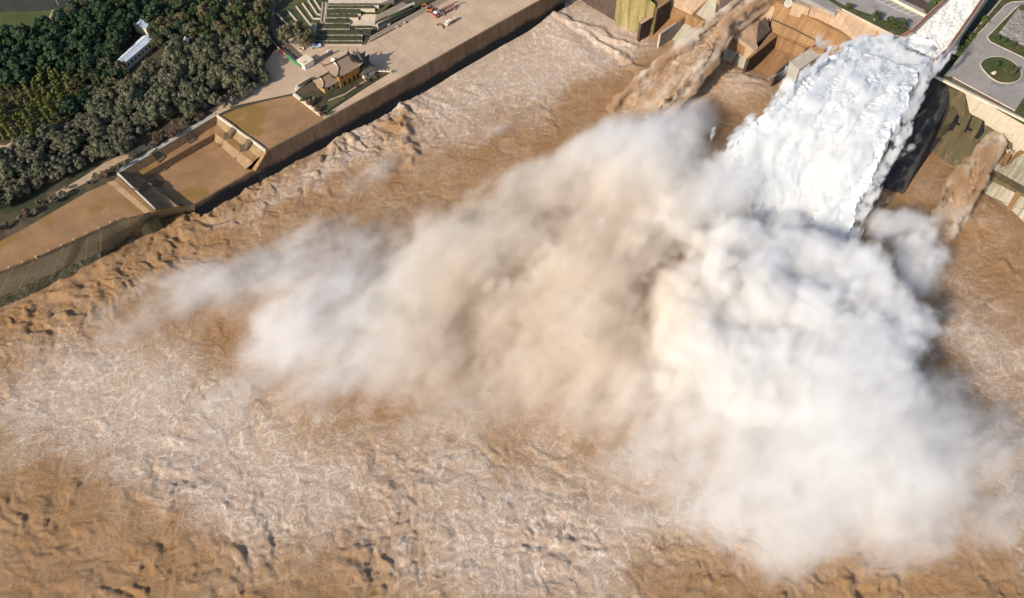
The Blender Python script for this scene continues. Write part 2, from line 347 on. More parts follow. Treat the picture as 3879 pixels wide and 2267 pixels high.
# the swells that roll out of the outlets and the wave front along the stilling basin
Zw += 4.2*G(2800, 320, 13, 17, 50) + 3.0*G(3740, 830, 18, 16, 30) + 1.6*G(2100, 100, 8, 40, 30)
def front(px0, py0, px1, py1, hgt, w, amp):
    global Zw
    a, b_ = U(px0, py0), U(px1, py1); d = (b_ - a); L = d.length; d /= L
    s = (X - a.x)*d.x + (Y - a.y)*d.y; n = -(X - a.x)*d.y + (Y - a.y)*d.x + amp*fbm(X/14, Y/14, 3, 91)
    Zw += hgt*np.exp(-(n/w)**2)*np.clip(s/6, 0, 1)*np.clip((L - s)/6, 0, 1)
front(1500, 330, 1560, 640, 2.2, 3.0, 5); front(2040, 40, 2420, 190, 1.8, 2.2, 3); front(2160, 90, 2450, 280, 1.6, 2.0, 3); front(1200, 560, 1560, 420, 1.6, 2.5, 4)
front(520, 830, 940, 690, 2.2, 3.0, 5); front(60, 1190, 520, 930, 2.0, 3.0, 5); front(2320, 360, 2560, 440, 1.5, 2.0, 3)
foam = 0.12 + 1.0*G(1950, 200, 62, 42, 20) + 0.75*G(1500, 420, 45, 30, 42) + 0.6*G(2250, 130, 30, 22, 0) + 0.6*G(550, 1600, 50, 26, -25) + 0.95*G(950, 1830, 36, 22, -30) + 0.9*G(1950, 2060, 38, 20, 0) + 0.4*G(1600, 1750, 50, 20, 10) + 0.6*G(3850, 1650, 22, 70, 0) + 0.35*G(2450, 1900, 60, 30, 0) + 0.45*G(2820, 330, 16, 14, 0) + 0.3*G(1100, 700, 40, 14, 42) + 0.35*G(300, 1500, 60, 25, 0)
foam -= 0.75*G(1500, 470, 16, 10, 40) + 0.4*G(2350, 350, 28, 14, 40) + 0.25*G(250, 2050, 70, 25, 0)
crest = np.clip(0.5 + 0.5*(b1*0.8 + b2*0.5), 0, 1)*np.clip(chop - 0.4, 0, 1)
ow = bpy.data.objects.new('river_water', gridmesh('river_water', X, Y, Zw, M['water'], {'foam': np.clip(foam, 0, 1), 'crest': crest})); col.objects.link(ow)
tag(ow, 'muddy brown churning river water with pale foam lace', 'river water', kind='structure')
m_ = MB(); x0, x1, y0, y1 = xs[0]+.5, xs[-1]-.5, ys[0]+.5, ys[-1]-.5; B_ = 1800
for q in ([(-B_, -B_), (B_, -B_), (B_, y0), (-B_, y0)], [(-B_, y1), (B_, y1), (B_, B_), (-B_, B_)], [(-B_, y0), (x0, y0), (x0, y1), (-B_, y1)], [(x1, y0), (B_, y0), (B_, y1), (x1, y1)]):
    m_.poly([(a, b, -1.2) for a, b in q])
tag(m_.build('river_water_beyond', M['water']), 'muddy river water stretching away beyond the churning basin', 'river water', kind='structure')
m_ = MB(); m_.poly([(-2200, -2200, -9), (2200, -2200, -9), (2200, 2200, -9), (-2200, 2200, -9)])
tag(m_.build('riverbed_ground', M['earth']), 'bare earth riverbed below the muddy water', 'ground', kind='structure')

#--SECTION-LEFT
# ------------------------------------------------------------------ left bank
ZP = 15.0
wt = [U(2140, -55, 15), U(2050, 0, 15), U(1900, 83, 15), U(1700, 196, 15), U(1500, 308, 15), U(1300, 417, 15), U(1150, 498, 15), U(1009, 574, 15)]
wl = [U(587, 796, 15), U(545, 815, 15), U(450, 840, 15), U(377, 872, 15), U(283, 916, 15), U(188, 959, 15), U(90, 1001, 15), U(-20, 1045, 15), U(-120, 1085, 15), U(-330, 1170, 15)]
ridge_b, ridge_l = U(822, 438, 15), U(446, 659, 15)
_in = Vector((-math.sin(R(42)), math.cos(R(42)), 0))*3.2
bank = [Vector((p.x, p.y, 14.9)) for p in wt + [ridge_b, ridge_l] + [p + _in for p in wl]]
bank = [Vector((-900, 60, 14.9)), Vector((-900, 1200, 14.9)), Vector((wt[0].x, 1200, 14.9))] + bank
o = MB().solid(bank, -8).build('bank_ground', M['earth']); tag(o, 'soil of the wooded left bank', 'ground', kind='structure')
# river wall, upright part
w = MB(); inn = Vector((-math.sin(R(42)), math.cos(R(42)), 0))
def wallrun(mb, top, bot, cap=0.9, rise=0.35):
    for i in range(len(top)-1):
        a, b = top[i], top[i+1]; c, d = bot[i], bot[i+1]
        up = Vector((0, 0, rise)); n = (b - a).cross(Vector((0, 0, 1))).normalized()
        if n.dot(inn) < 0: n = -n
        mb.poly([c, d, b + up, a + up][::-1]); mb.poly([a + up, b + up, b + up + n*cap, a + up + n*cap]); mb.poly([a + up + n*cap, b + up + n*cap, b + n*cap, a + n*cap])
out = -inn
shift = lambda p, k, z: Vector((p.x + out.x*k, p.y + out.y*k, z))
wt2 = [shift(p, 0.5, 15) for p in wt]
wallrun(w, wt2, [shift(p, 1.2, -6) for p in wt])
fl = [U(965, 645, 7.6), U(850, 712, 7.6), U(770, 757, 7.6), U(735, 777, 7.6)]
fl2 = [shift(p, 0.4, 7.6) for p in fl]
wallrun(w, [wt2[-1], fl2[0]] , [shift(wt[-1], 1.2, -6), shift(fl[0], 1.2, -6)], 0.8, 0.3)
wallrun(w, fl2, [shift(p, 1.2, -6) for p in fl], 0.8, 0.5)
o = w.build('retaining_wall', M['wall']); tag(o, 'long brown concrete retaining wall along the river, wet foot with shade painted in', 'retaining wall')
# mossy battered revetment
lowpx = [(735, 800), (640, 822), (540, 850), (500, 885), (460, 915), (378, 958), (254, 1012), (100, 1082), (0, 1126), (-100, 1165), (-300, 1245)]
toppx = [fl2[-1], U(682, 776, 9.5), U(587, 796, 15), U(545, 815, 15), U(450, 840, 15), U(377, 872, 15), U(283, 916, 15), U(160, 971, 15), U(60, 1013, 15), U(-50, 1058, 15), U(-330, 1170, 15)]
lowz = [-1.5, -1.5, -0.5, 1.5, 3.0, 4.5, 5, 5, 5, 5, 5]
low = [U(*p, z) for p, z in zip(lowpx, lowz)]
root = empty('sloped_revetment', U(283, 940, 10)); tag(root, 'mossy sloping concrete revetment below the left paved terrace', 'revetment'); bpy.context.view_layer.update()
def resamp(pts, n):
    P = np.array([[p.x, p.y, p.z] for p in pts]); t = np.linspace(0, len(P)-1, n); Q = np.stack([np.interp(t, np.arange(len(P)), P[:, k]) for k in range(3)], 1)
    for _ in range(5): Q[1:-1] = .25*Q[:-2] + .5*Q[1:-1] + .25*Q[2:]
    return Q
nr = 81; Tq, Bq = resamp(toppx, nr), resamp(low, nr); vq = np.linspace(0, 1, 13)[:, None, None]
Pq = Tq[None]*(1-vq) + Bq[None]*vq; Pq[..., 2] -= 1.0*np.sin(np.pi*vq[..., 0])
o = bpy.data.objects.new('slope_face', gridmesh('slope_face', Pq[..., 0], Pq[..., 1], Pq[..., 2], M['slopegreen'])); col.objects.link(o); o.parent = root; o.matrix_parent_inverse = root.matrix_basis.inverted()
rb = wmb()
foot = [U(p[0]+8 if i > 2 else p[0], p[1]+(52 if i > 4 else 14 if i > 2 else 4), -1.5 if i > 2 else -3) for i, p in enumerate(lowpx)]
foot2 = [shift(p, 3.5, -6) for p in foot]
def sub(a, b, c, d, nu, nv, amp, mb):
    P = [[a.lerp(b, u/nu).lerp(d.lerp(c, u/nu), v/nv) for v in range(nv+1)] for u in range(nu+1)]
    for r_ in P:
        for p in r_: p.z += amp*mnoise.noise(p*0.6); p.x += amp*0.6*mnoise.noise(p*0.5+Vector((9, 2, 1)))
    vs = [p for r_ in P for p in r_]
    mb.add(vs, [(u*(nv+1)+v, u*(nv+1)+v+1, (u+1)*(nv+1)+v+1, (u+1)*(nv+1)+v) for u in range(nu) for v in range(nv)])
for i in range(3, len(low)-1):
    sub(low[i], low[i+1], foot[i+1], foot[i], 12, 6, 0.7, rb); rb.poly([foot[i], foot[i+1], foot2[i+1], foot2[i]])
rb.build('rubble_toe', M['rubble'], root)
jm = wmb()
for i, t_ in ((3, .6), (4, .95), (6, .35), (8, .1), (5, .45), (7, .3)):
    a, b = toppx[i].lerp(toppx[i+1], t_), low[i].lerp(low[i+1], t_); n = Vector((0.1, -0.2, 0.16)); s_ = (toppx[i+1] - toppx[i]).normalized()*0.12
    jm.poly([a+n-s_, b+n-s_, b+n+s_, a+n+s_])
jm.build('joint_strips', M['steplit'], root)
lad = wmb(); a, b = toppx[5].lerp(toppx[6], .9), low[5].lerp(low[6], 1.1); n = Vector((0.12, -0.24, 0.2)); s_ = (toppx[6]-toppx[5]).normalized()*0.8
for k in range(14):
    c = a.lerp(b, (k+.5)/14)+n; lad.box(c, (2.0, .35, .25), math.atan2(s_.y, s_.x))
lad.build('iron_rungs', M['strip'], root)
# terrace parapet with posts
root = empty('parapet_rail', wl[4]); tag(root, 'low brown parapet rail with stubby posts on the terrace edge', 'parapet'); bpy.context.view_layer.update()
pr = wmb(); pl = wl[1:]
for i in range(len(pl)-1): pr.bar(pl[i] + Vector((0, 0, .75)), pl[i+1] + Vector((0, 0, .75)), 0.5, 0.85)
pr.build('rail', M['rail'], root)
for px, py in ((39,1019), (90,998), (140,979), (188,956), (236,935), (283,913), (331,890), (377,870), (421,848), (450,838), (-12,1040)):
    pp = wmb(); c = U(px, py, 15); pp.box((c.x, c.y, 15.6), (.8, .8, 1.3), R(25)); pp.box((c.x, c.y, 16.35), (1.0, 1.0, .2), R(25)); pp.build('post', M['steplit'], root)
# pavements
def sheet(name, px, z, mat, label, cat='pavement', kind='structure', th=0.4, conv=U):
    o = MB().slab([conv(x, y, z) for x, y in px], th).build(name, mat); return tag(o, label, cat, kind=kind)
sheet('plaza_pavement', [(2140,-55), (2050,0), (1700,196), (1300,417), (1225,458), (1118,352), (900,398), (822,436), (790,420), (850,385), (960,318), (1000,292), (1005,240), (1040,190), (1085,185), (1090,100), (1160,140), (1240,168), (1386,170), (1720,-12), (1800,-55)], 14.99, M['plaza'], 'pale sandy paving of the riverside plaza')
sheet('wet_plaza_pavement', [(1225,452), (1150,496), (1010,574), (830,441), (905,412), (1000,385), (1060,372), (1110,362), (1128,360)], 15.06, M['wetpave'], 'wet ochre paving between the two white edges')
sheet('terrace_pavement', [(560,806), (545,811), (450,834), (377,866), (283,910), (188,953), (90,995), (-20,1039), (-120,1080), (-330,1165), (-330,1080), (-20,925), (90,868), (330,728), (420,690), (445,676), (587,795)], 15.06, M['wetpave'], 'wet ochre paving of the left terrace')
sheet('terrace_path', [(-20,560), (30,558), (45,545), (90,525), (170,515), (165,508), (85,516), (38,536), (25,550), (-20,550)], 15.0, M['path'], 'thin pale dirt footpath curving through the trees', 'path')
sheet('woodland_path', [(590,470), (640,440), (740,405), (760,395), (752,385), (700,402), (620,430), (580,460)], 15.02, M['path'], 'dirt clearing path behind the sunken court', 'path')
sheet('clearing_ground', [(220,745), (330,690), (420,635), (560,560), (545,548), (400,615), (300,680), (210,730)], 15.02, M['path'], 'bare sandy ground between bushes beside the terrace', 'ground')
sheet('meadow_ground', [(-300,40), (-20,42), (120,40), (240,30), (330,-60), (330,-30), (200,75), (110,115), (0,165), (-300,240)], 15.0, M['meadow'], 'olive green meadow beyond the wood', 'meadow')
sheet('field_ground', [(-300,44), (-20,46), (120,44), (240,34), (330,-56), (330,-130), (-300,-130)], 15.1, M['field'], 'dark ploughed field at the top of the picture', 'field')
sheet('field_path', [(184,70), (192,70), (205,38), (198,38)], 15.1, M['path'], 'short pale track between meadow and field', 'path')
sheet('wood_road', [(1012,-20), (1045,-20), (1040,60), (1050,100), (1080,150), (1130,195), (1160,225), (1148,245), (1100,205), (1050,160), (1025,110), (1010,50)], 15.04, M['planting'], 'shaded dark service road curving beside the garden', 'road')
# sunken court with seating steps
root = empty('sunken_court', U(760, 620, 7.5)); tag(root, 'sunken riverside court with two tiers of seating steps on three sides', 'sunken court'); bpy.context.view_layer.update()
Rg = [U(1007,572,15.3), U(822,438,15.3), U(446,659,15.3), U(587,795,15.3)]
La = [U(978,598,11.4), U(820,474,11.4), U(506,663,11.4), U(652,787,11.4)]
Lb = [U(957,616,11.4), U(814,505,11.4), U(530,668,11.4), U(676,783,11.4)]
Fl = [U(930,640,7.6), U(808,531,7.6), U(574,676,7.6), U(700,781,7.6)]
def flight(mb, a0, a1, b0, b1, n, two=False):
    for k in range(n):
        z1 = a0.z + (b0.z - a0.z)*k/n; z2 = a0.z + (b0.z - a0.z)*(k+1)/n
        f = lambda p, q, s: p.lerp(q, s)
        p0, p1, q0, q1 = f(a0, b0, k/n), f(a1, b1, k/n), f(a0, b0, (k+1)/n), f(a1, b1, (k+1)/n)
        for v, z in ((p0, z1), (p1, z1)): pass
        t0, t1, r0, r1 = [Vector((v.x, v.y, z2)) for v in (p0, p1, q0, q1)]
        u0, u1 = Vector((p0.x, p0.y, z1)), Vector((p1.x, p1.y, z1))
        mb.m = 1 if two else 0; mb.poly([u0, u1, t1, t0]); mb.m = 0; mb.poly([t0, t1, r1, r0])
for i in range(3):
    mm = wmb(); flight(mm, Rg[i], Rg[i+1], La[i], La[i+1], 7); mm.build('seating_steps', M['steplit'] if i == 0 else M['step'], root)  # sun-facing side gets the pale stone, other sides the shade copy
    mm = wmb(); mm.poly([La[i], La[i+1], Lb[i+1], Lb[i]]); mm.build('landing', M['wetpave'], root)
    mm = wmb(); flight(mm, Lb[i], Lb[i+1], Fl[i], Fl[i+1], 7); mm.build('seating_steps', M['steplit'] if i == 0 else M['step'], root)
mm = wmb(); mm.poly([Fl[0], Fl[1], Fl[2], Fl[3], fl[3], fl[2], fl[1], fl[0]]); mm.build('court_floor', M['wetpave'], root)
mm = wmb(); mm.slab([U(1004,572,15.2), U(1009,577,15.2), U(968,648,8.6), U(955,640,8.6)], 0.7); mm.build('end_wall', M['wetpave'], root)
mm = wmb(); mm.slab([U(592,799,15.2), U(587,794,15.2), U(684,778,8.4), U(690,784,8.4)], 0.7); mm.build('end_wall', M['wetpave'], root)
for a, b in ((0, 1), (2, 3)):
    mm = wmb(); N_ = 14; pa, pb = Rg[a], Rg[b]; d = (pb - pa).normalized(); n = Vector((-d.y, d.x, 0))*0.4
    for k in range(N_):
        q0, q1 = pa.lerp(pb, k/N_), pa.lerp(pb, (k+1)/N_); up = Vector((0, 0, .6 + .15*math.sin(k*.8))); mm.slab([q0 - n + up, q1 - n + up, q1 + n + up, q0 + n + up], 1.4)
    mm.build('white_coping', M['whitestone'], root)
mm = wmb(); d = (Rg[2]-Rg[1]).normalized(); n = Vector((-d.y, d.x, 0)); up = Vector((0, 0, .12)); mm.slab([Rg[1]+up, Rg[2]+up, Rg[2]+up-n*2.4, Rg[1]+up-n*2.4], .5); mm.build('back_walk', M['greyconc'], root)
def runner(pa, pb, width, nm='bridge_ramp'):
    pa, pb = U(*pa, 15.3), U(*pb, 7.6); d = pb - pa; dd = Vector((d.x, d.y, 0)); L = dd.length; dd.normalize(); n = Vector((-dd.y, dd.x, 0))*width/2
    mb = wmb(); prof = [(0, 15.9), (.12, 15.5), (.38, 12.1), (.62, 11.9), (.88, 8.3), (1.0, 8.1)]
    for (u0, z0), (u1, z1) in zip(prof[:-1], prof[1:]):
        a = Vector((pa.x, pa.y, 0)) + dd*L*u0; b = Vector((pa.x, pa.y, 0)) + dd*L*u1; a.z = z0; b.z = z1
        mb.slab([a-n, b-n, b+n, a+n], 1.4)
    return mb.build(nm, M['strip'], root)
runner((890,486), (827,547), 4.2); runner((950,532), (888,594), 4.2); runner((708,505), (750,566), 4.4); runner((583,575), (640,636), 4.4); runner((508,722), (606,687), 4.2)
# left terrace steps up to the white edge
mm = MB(); flight(mm, U(432,684,15.9), U(572,800,15.9), U(402,692,15.0), U(545,812,15.0), 6)
tag(mm.build('terrace_steps', M['steplit']), 'band of pale steps climbing to the white coping of the sunken court', 'steps')  # sunlight on this band is put into the pale stone colour
tag(MB().slab([U(446,668,15.95), U(585,798,15.95), U(572,803,15.95), U(432,684,15.95)], 1.0).build('terrace_ledge', M['wetpave']), 'flat ochre ledge between pale steps and white coping', 'ledge')
# white edge wall by the temple garden
root = empty('garden_bed', CA(640, 1000, 15)); tag(root, 'raised planting bed with white kerb beside the temple', 'garden bed'); bpy.context.view_layer.update()
mm = wmb(); mm.slab([CA(425,925,15.5), CA(600,760,15.5), CA(1480,600,15.5), CA(1740,650,15.5), CA(1430,840,15.5), CA(850,1220,15.5), CA(785,1215,15.5)], .6); mm.build('soil', M['earth'], root)
mm = wmb(); mm.bar(CA(415,935,16.2), CA(785,1225,16.2), 1.2, 1.6); mm.bar(CA(420,925,16.0), CA(600,770,16.0), .5, 1.4); mm.build('white_kerb', M['whitestone'], root)
mm = wmb(); mm.slab([CA(870,1060,15.75), CA(1100,960,15.75), CA(1140,1010,15.75), CA(960,1120,15.75), CA(870,1200,15.75)], .5); mm.build('lawn', M['grass'], root)
tag(MB().bar(CA(900,1035,15.95), CA(1130,945,15.95), .8, .3).bar(CA(1130,945,15.95), CA(1460,730,15.95), .8, .3).build('garden_path', M['path']), 'narrow pale path between temple and river wall', 'path', kind='structure')
root = empty('river_fence', CA(1620, 620, 15.5)); tag(root, 'short pale railing at the river end of the temple garden', 'fence'); bpy.context.view_layer.update()
mm = wmb(); mm.bar(CA(1480,615,17), CA(1770,628,17), .3, .5).bar(CA(1480,615,16.2), CA(1770,628,16.2), .25, .3); mm.build('rail', M['whitestone'], root)
for k in range(7):
    c = CA(1480,615,16.3).lerp(CA(1770,628,16.3), k/6); mm = wmb(); mm.box((c.x, c.y, 16.3), (.35, .35, 1.9)); mm.build('post', M['whitestone'], root)

# ---- temple halls
def hiproof(L, Wd, h, oh, gable=0.55, nu=20, nv=18, curl=1.1):
    """hip-and-gable roof shell: x along the ridge; sagging slopes and upturned corners"""
    mb = MB(); hx, hy = L/2 + oh, Wd/2 + oh
    def zz(x, y):
        gx = L*gable/2*1.0
        ty = 1 - abs(y)/hy; tx = (hx - abs(x))/(hx - gx)*0.62 if abs(x) > gx else 9
        s = min(ty, tx); s = max(0, s)
        z = h*(0.72*s**1.35 + 0.28*s)
        c = (abs(x)/hx)**6*(abs(y)/hy)**6
        return z + curl*c
    xs_ = sorted(set([-hx + 2*hx*i/nu for i in range(nu+1)] + [-L*gable/2, L*gable/2, -L*gable/2-.02, L*gable/2+.02]))
    ys_ = [-hy + 2*hy*i/nv for i in range(nv+1)]
    vs = [(x, y, zz(x, y)) for x in xs_ for y in ys_]; n = len(ys_)
    fs = [(i*n+j, i*n+j+1, (i+1)*n+j+1, (i+1)*n+j) for i in range(len(xs_)-1) for j in range(n-1)]
    k = len(vs); mb.add(vs + [(x, y, z-.35) for x, y, z in vs], [f[::-1] for f in fs] + [tuple(i+k for i in f) for f in fs])
    return mb, zz
def hall(name, label, c, rz, L, Wd, wall_h, roof_h, oh, wmat, wins, curl=1.1):
    root = empty(name, c, rz); tag(root, label, 'temple hall')
    MB().box((0, 0, wall_h/2+.2), (L, Wd, wall_h+.4)).build('wall', wmat, root)
    rf, zz = hiproof(L, Wd, roof_h, oh, curl=curl); o = rf.build('roof', M['tile'], root, loc=(0, 0, wall_h))
    g = L*.55/2
    rd = MB(); rd.box((0, 0, wall_h+roof_h+.1), (2*g+.8, .45, .7)); rd.box((-g-.3, 0, wall_h+roof_h+.6), (.5, .5, .8)); rd.box((g+.3, 0, wall_h+roof_h+.6), (.5, .5, .8))
    hx, hy = L/2+oh, Wd/2+oh
    for sx in (-1, 1):
        for sy in (-1, 1):
            pts = [(sx*(g + (hx-g)*k/8), sy*hy*(.38+.62*k/8), wall_h + zz(sx*(g + (hx-g)*k/8), sy*hy*(.38+.62*k/8)) + .15) for k in range(9)]
            pts.append((sx*(hx+.5), sy*(hy+.5), wall_h + curl + .9)); rd.tube(pts, [.22]*9+[.05], 6)
    rd.build('roof_ridge', M['wood'], root)
    gb = MB()
    for sx in (-1, 1):
        x = sx*(g+.25)
        yb = hy*.52; zb = wall_h + roof_h*.40
        gb.add([(x, -yb, zb), (x, yb, zb), (x, 0, wall_h+roof_h+.05), (x+.12*sx, -yb, zb), (x+.12*sx, yb, zb), (x+.12*sx, 0, wall_h+roof_h+.05)], [(0, 1, 2), (3, 5, 4), (0, 3, 4, 1), (1, 4, 5, 2), (2, 5, 3, 0)])
    gb.build('gable', M['gable'], root)
    bt = MB()
    for sx in (-1, 1):
        for sy in (-1, 1):
            x = sx*(g+.42); a = Vector((x, sy*hy*.54, wall_h+roof_h*.40)); b = Vector((x, 0, wall_h+roof_h+.12)); bt.tube([a, b], .2, 5)
    bt.build('barge_board', M['wood'], root)
    for (s, z, w_, h_) in wins:
        wb = MB(); wb.box((s*L/2, -Wd/2-.04, z), (w_, .14, h_)); f = wb.build('window', M['window'], root)
        MB().box((s*L/2, -Wd/2-.09, z-h_/2-.08), (w_+.3, .24, .16)).box((s*L/2, -Wd/2-.09, z+h_/2+.08), (w_+.3, .24, .16)).build('frame', M['wood'], f)
    return root
TA = R(43)
def mid(a, b): return (a+b)*.5
r0, r1 = CA(975, 540, 27), CA(1195, 390, 27); c_main = mid(r0, r1); c_main.z = 15.2
hall('temple_hall', 'two-storey ochre temple hall with brown tiled hip-and-gable roof', c_main, TA, 12.5, 9.0, 8.2, 4.4, 1.7, M['yellow'],
     [(-.72, 5.9, .9, .9), (-.3, 6.3, .9, .9), (-.6, 1.9, 1.2, 2.4), (-.1, 1.9, 1.2, 2.4), (.35, 1.9, 1.2, 2.4), (.72, 1.9, 1.2, 2.4)], 1.5)
r0, r1 = CA(795, 740, 21.6), CA(925, 668, 21.6); c_low = mid(r0, r1); c_low.z = 15.2
hall('temple_annex', 'single-storey temple annex with tiled roof and tan gable', c_low, TA, 8.4, 7.2, 4.2, 3.2, 1.2, M['ochre'], [(-.4, 2.0, 1.0, 1.3), (.3, 2.0, 1.0, 1.3)], 1.2)
# dark pavilion with swept roof tips
c = CA(1330, 480, 21); c.z = 15.2
root = empty('temple_pavilion', c, TA); tag(root, 'dark swept-roof pavilion with sharp upturned tips behind the temple hall', 'pavilion')
def sweptroof(n, r, h, tip, z0, mb, seg=9):
    vs = []; fs = []; per = 8; 
    for k in range(seg+1):
        s = k/seg
        for i in range(n*per):
            a = 2*math.pi*i/(n*per); fr = (i % per)/per; e = abs(fr*2-1)**3 if fr else 1.0
            poly = math.cos(math.pi/n)/math.cos(((a + 0) % (2*math.pi/n)) - math.pi/n)
            rr = r*(1-s)*(poly + .10*e*(1-s)**2) + .12*s; z = z0 + h*(s**1.7) + tip*e*(1-s)**4
            vs.append((rr*math.cos(a), rr*math.sin(a), z))
    N_ = n*per
    for k in range(seg):
        for i in range(N_): fs.append((k*N_+i, k*N_+(i+1) % N_, (k+1)*N_+(i+1) % N_, (k+1)*N_+i))
    mb.add(vs, fs); mb.add([(x, y, z-.3) for x, y, z in vs[:N_]], [tuple(range(N_-1, -1, -1))])
mb = MB(); sweptroof(4, 6.0, 3.8, 2.0, 4.6, mb); mb.build('roof', M['darktile'], root)
mb = MB(); sweptroof(4, 4.2, 3.8, 2.0, 7.8, mb); mb.build('upper_roof', M['darktile'], root)
MB().box((0, 0, 6.4), (3.8, 3.8, 3.6), R(45)).build('upper_wall', M['wood'], root)
MB().tube([(0, 0, 11.4), (0, 0, 12.0), (0, 0, 13.6)], [.35, .25, .04], 8).build('finial', M['wood'], root)
for k in range(4):
    a = math.pi/2*k; MB().tube([(4.6*math.cos(a), 4.6*math.sin(a), 0), (4.6*math.cos(a), 4.6*math.sin(a), 5.0)], .28, 8).build('column', M['truckred'], root)
MB().box((0, 0, 2.6), (5.2, 5.2, 5.2), R(45)).build('wall', M['cream'], root)
c = CA(1425, 590, 19); c.z = 15.2
root = empty('temple_gatehouse', c, TA); tag(root, 'low grey-roofed gatehouse with plain cream wall at the river end of the temple', 'gatehouse')
MB().box((0, 0, 1.9), (7.0, 5.0, 3.8)).build('wall', M['cream'], root)
rf, zz = hiproof(7.0, 5.0, 2.2, 1.0, curl=.9); rf.build('roof', M['darktile'], root, loc=(0, 0, 3.8))
MB().box((0, 0, 6.05), (4.4, .35, .45)).build('roof_ridge', M['wood'], root)
MB().box((-1.2, -2.52, 1.9), (1.0, .12, 1.3)).build('window', M['window'], root)
# stone sign wall beside the annex
root = empty('stone_planter', CA(560, 790, 15)); tag(root, 'pale boat-shaped stone planter with dark shrubs beside the annex', 'planter'); bpy.context.view_layer.update()
mm = wmb(); mm.slab([CA(430,860,16.3), CA(450,815,16.3), CA(640,705,16.3), CA(665,720,16.3), CA(500,850,16.3), CA(450,875,16.3)], 1.3); mm.build('basin', M['whitestone'], root)
mm = wmb(); sub(CA(480,845,16.7), CA(460,825,16.7), CA(640,720,16.7), CA(720,710,16.9), 6, 12, .4, mm); mm.build('planting', M['hedge'], root)

# ---- white shed, fences, hoarding
root = empty('flat_roof_shed', CA(570, 470, 15)); tag(root, 'small white flat-roofed shed inside the corner of the fences', 'shed'); bpy.context.view_layer.update()
top = [CA(458,470,18.2), CA(585,392,18.2), CA(688,462,18.2), CA(560,545,18.2)]
mm = wmb(); mm.solid([Vector((p.x, p.y, 17.9)) for p in top], 14.9); mm.build('wall', M['white'], root)
mm = wmb(); cc = sum(top, Vector())/4; mm.slab([cc + (p-cc)*1.07 for p in top], .3); mm.build('roof', M['cream'], root)
mm = wmb(); mm.box(tuple(CA(565,500,18.4)), (1.2, .9, .5), .4); mm.build('roof_hatch', M['greyconc'], root)
def fence(name, label, pts, h, mat, th=.25):
    mb = MB()
    for a, b in zip(pts[:-1], pts[1:]): mb.bar(a + Vector((0, 0, h)), b + Vector((0, 0, h)), th, h+.1)
    return tag(mb.build(name, mat), label, 'fence')
fence('red_fence', 'faded red board fence panel next to the green one', [CA(212,335,15), CA(250,380,15), CA(305,420,15)], 2.2, M['red'])
fence('green_fence', 'green board fence running to the hoarding corner', [CA(308,424,15), CA(430,520,15), CA(565,598,15)], 2.2, M['green'])
fence('hoarding_wall', 'grey patterned hoarding behind the white shed', [CA(570,600,15), CA(970,388,15)], 2.6, M['bill'])
fence('railing_fence', 'thin pale railing curving along the shaded service road', [C2(1640,200,15), C2(1660,370,15), C2(1720,480,15), C2(1790,555,15)], 1.1, M['stone'], .18)
tag(MB().box(tuple(CA(897,378,16.6)), (1.2, .9, 3.4), TA).build('gate_pillar', M['bluewhite']), 'pale gate pillar in the grey hoarding', 'pillar')
tag(MB().slab([CA(935,432,16.6), CA(1000,462,16.6), CA(985,475,16.6), CA(935,450,16.6)], 1.6).build('white_screen', M['white']), 'small white screen wall behind the temple roof', 'screen wall')
# ring planter
c = CA(525, 322, 15.3); mm = MB()
for k in range(24):
    a0, a1 = 2*math.pi*k/24, 2*math.pi*(k+1)/24; mm.slab([(c.x+1.5*math.cos(a0), c.y+1.5*math.sin(a0), 15.7), (c.x+1.5*math.cos(a1), c.y+1.5*math.sin(a1), 15.7), (c.x+1.05*math.cos(a1), c.y+1.05*math.sin(a1), 15.7), (c.x+1.05*math.cos(a0), c.y+1.05*math.sin(a0), 15.7)], .8) if False else mm.solid([Vector((c.x+1.5*math.cos(a0), c.y+1.5*math.sin(a0), 15.7)), Vector((c.x+1.5*math.cos(a1), c.y+1.5*math.sin(a1), 15.7)), Vector((c.x+1.05*math.cos(a1), c.y+1.05*math.sin(a1), 15.7)), Vector((c.x+1.05*math.cos(a0), c.y+1.05*math.sin(a0), 15.7))], 14.9)
tag(mm.build('ring_planter', M['stone']), 'round pale stone planter ring under the olive trees', 'planter')

# ---- vehicles
def wheels(root, xs_, yw, r=.5):
    for x in xs_:
        for s in (-1, 1):
            mb = MB(); mb.tube([(x, s*yw-.15, r), (x, s*yw+.15, r)], r, 14); t_ = mb.build('wheel', M['tyre'], root)
            MB().tube([(x, s*yw-.17, r), (x, s*yw+.17, r)], r*.5, 10).build('rim', M['steel'], t_)
def chamfer_box(mb, x0, x1, y, z0, z1, nose=.0, top=.12):
    mb.add([(x0, -y, z0), (x1, -y, z0), (x1, y, z0), (x0, y, z0), (x0+top, -y+top, z1), (x1-top-nose, -y+top, z1), (x1-top-nose, y-top, z1), (x0+top, y-top, z1)],
           [(3, 2, 1, 0), (4, 5, 6, 7), (0, 1, 5, 4), (1, 2, 6, 5), (2, 3, 7, 6), (3, 0, 4, 7)])
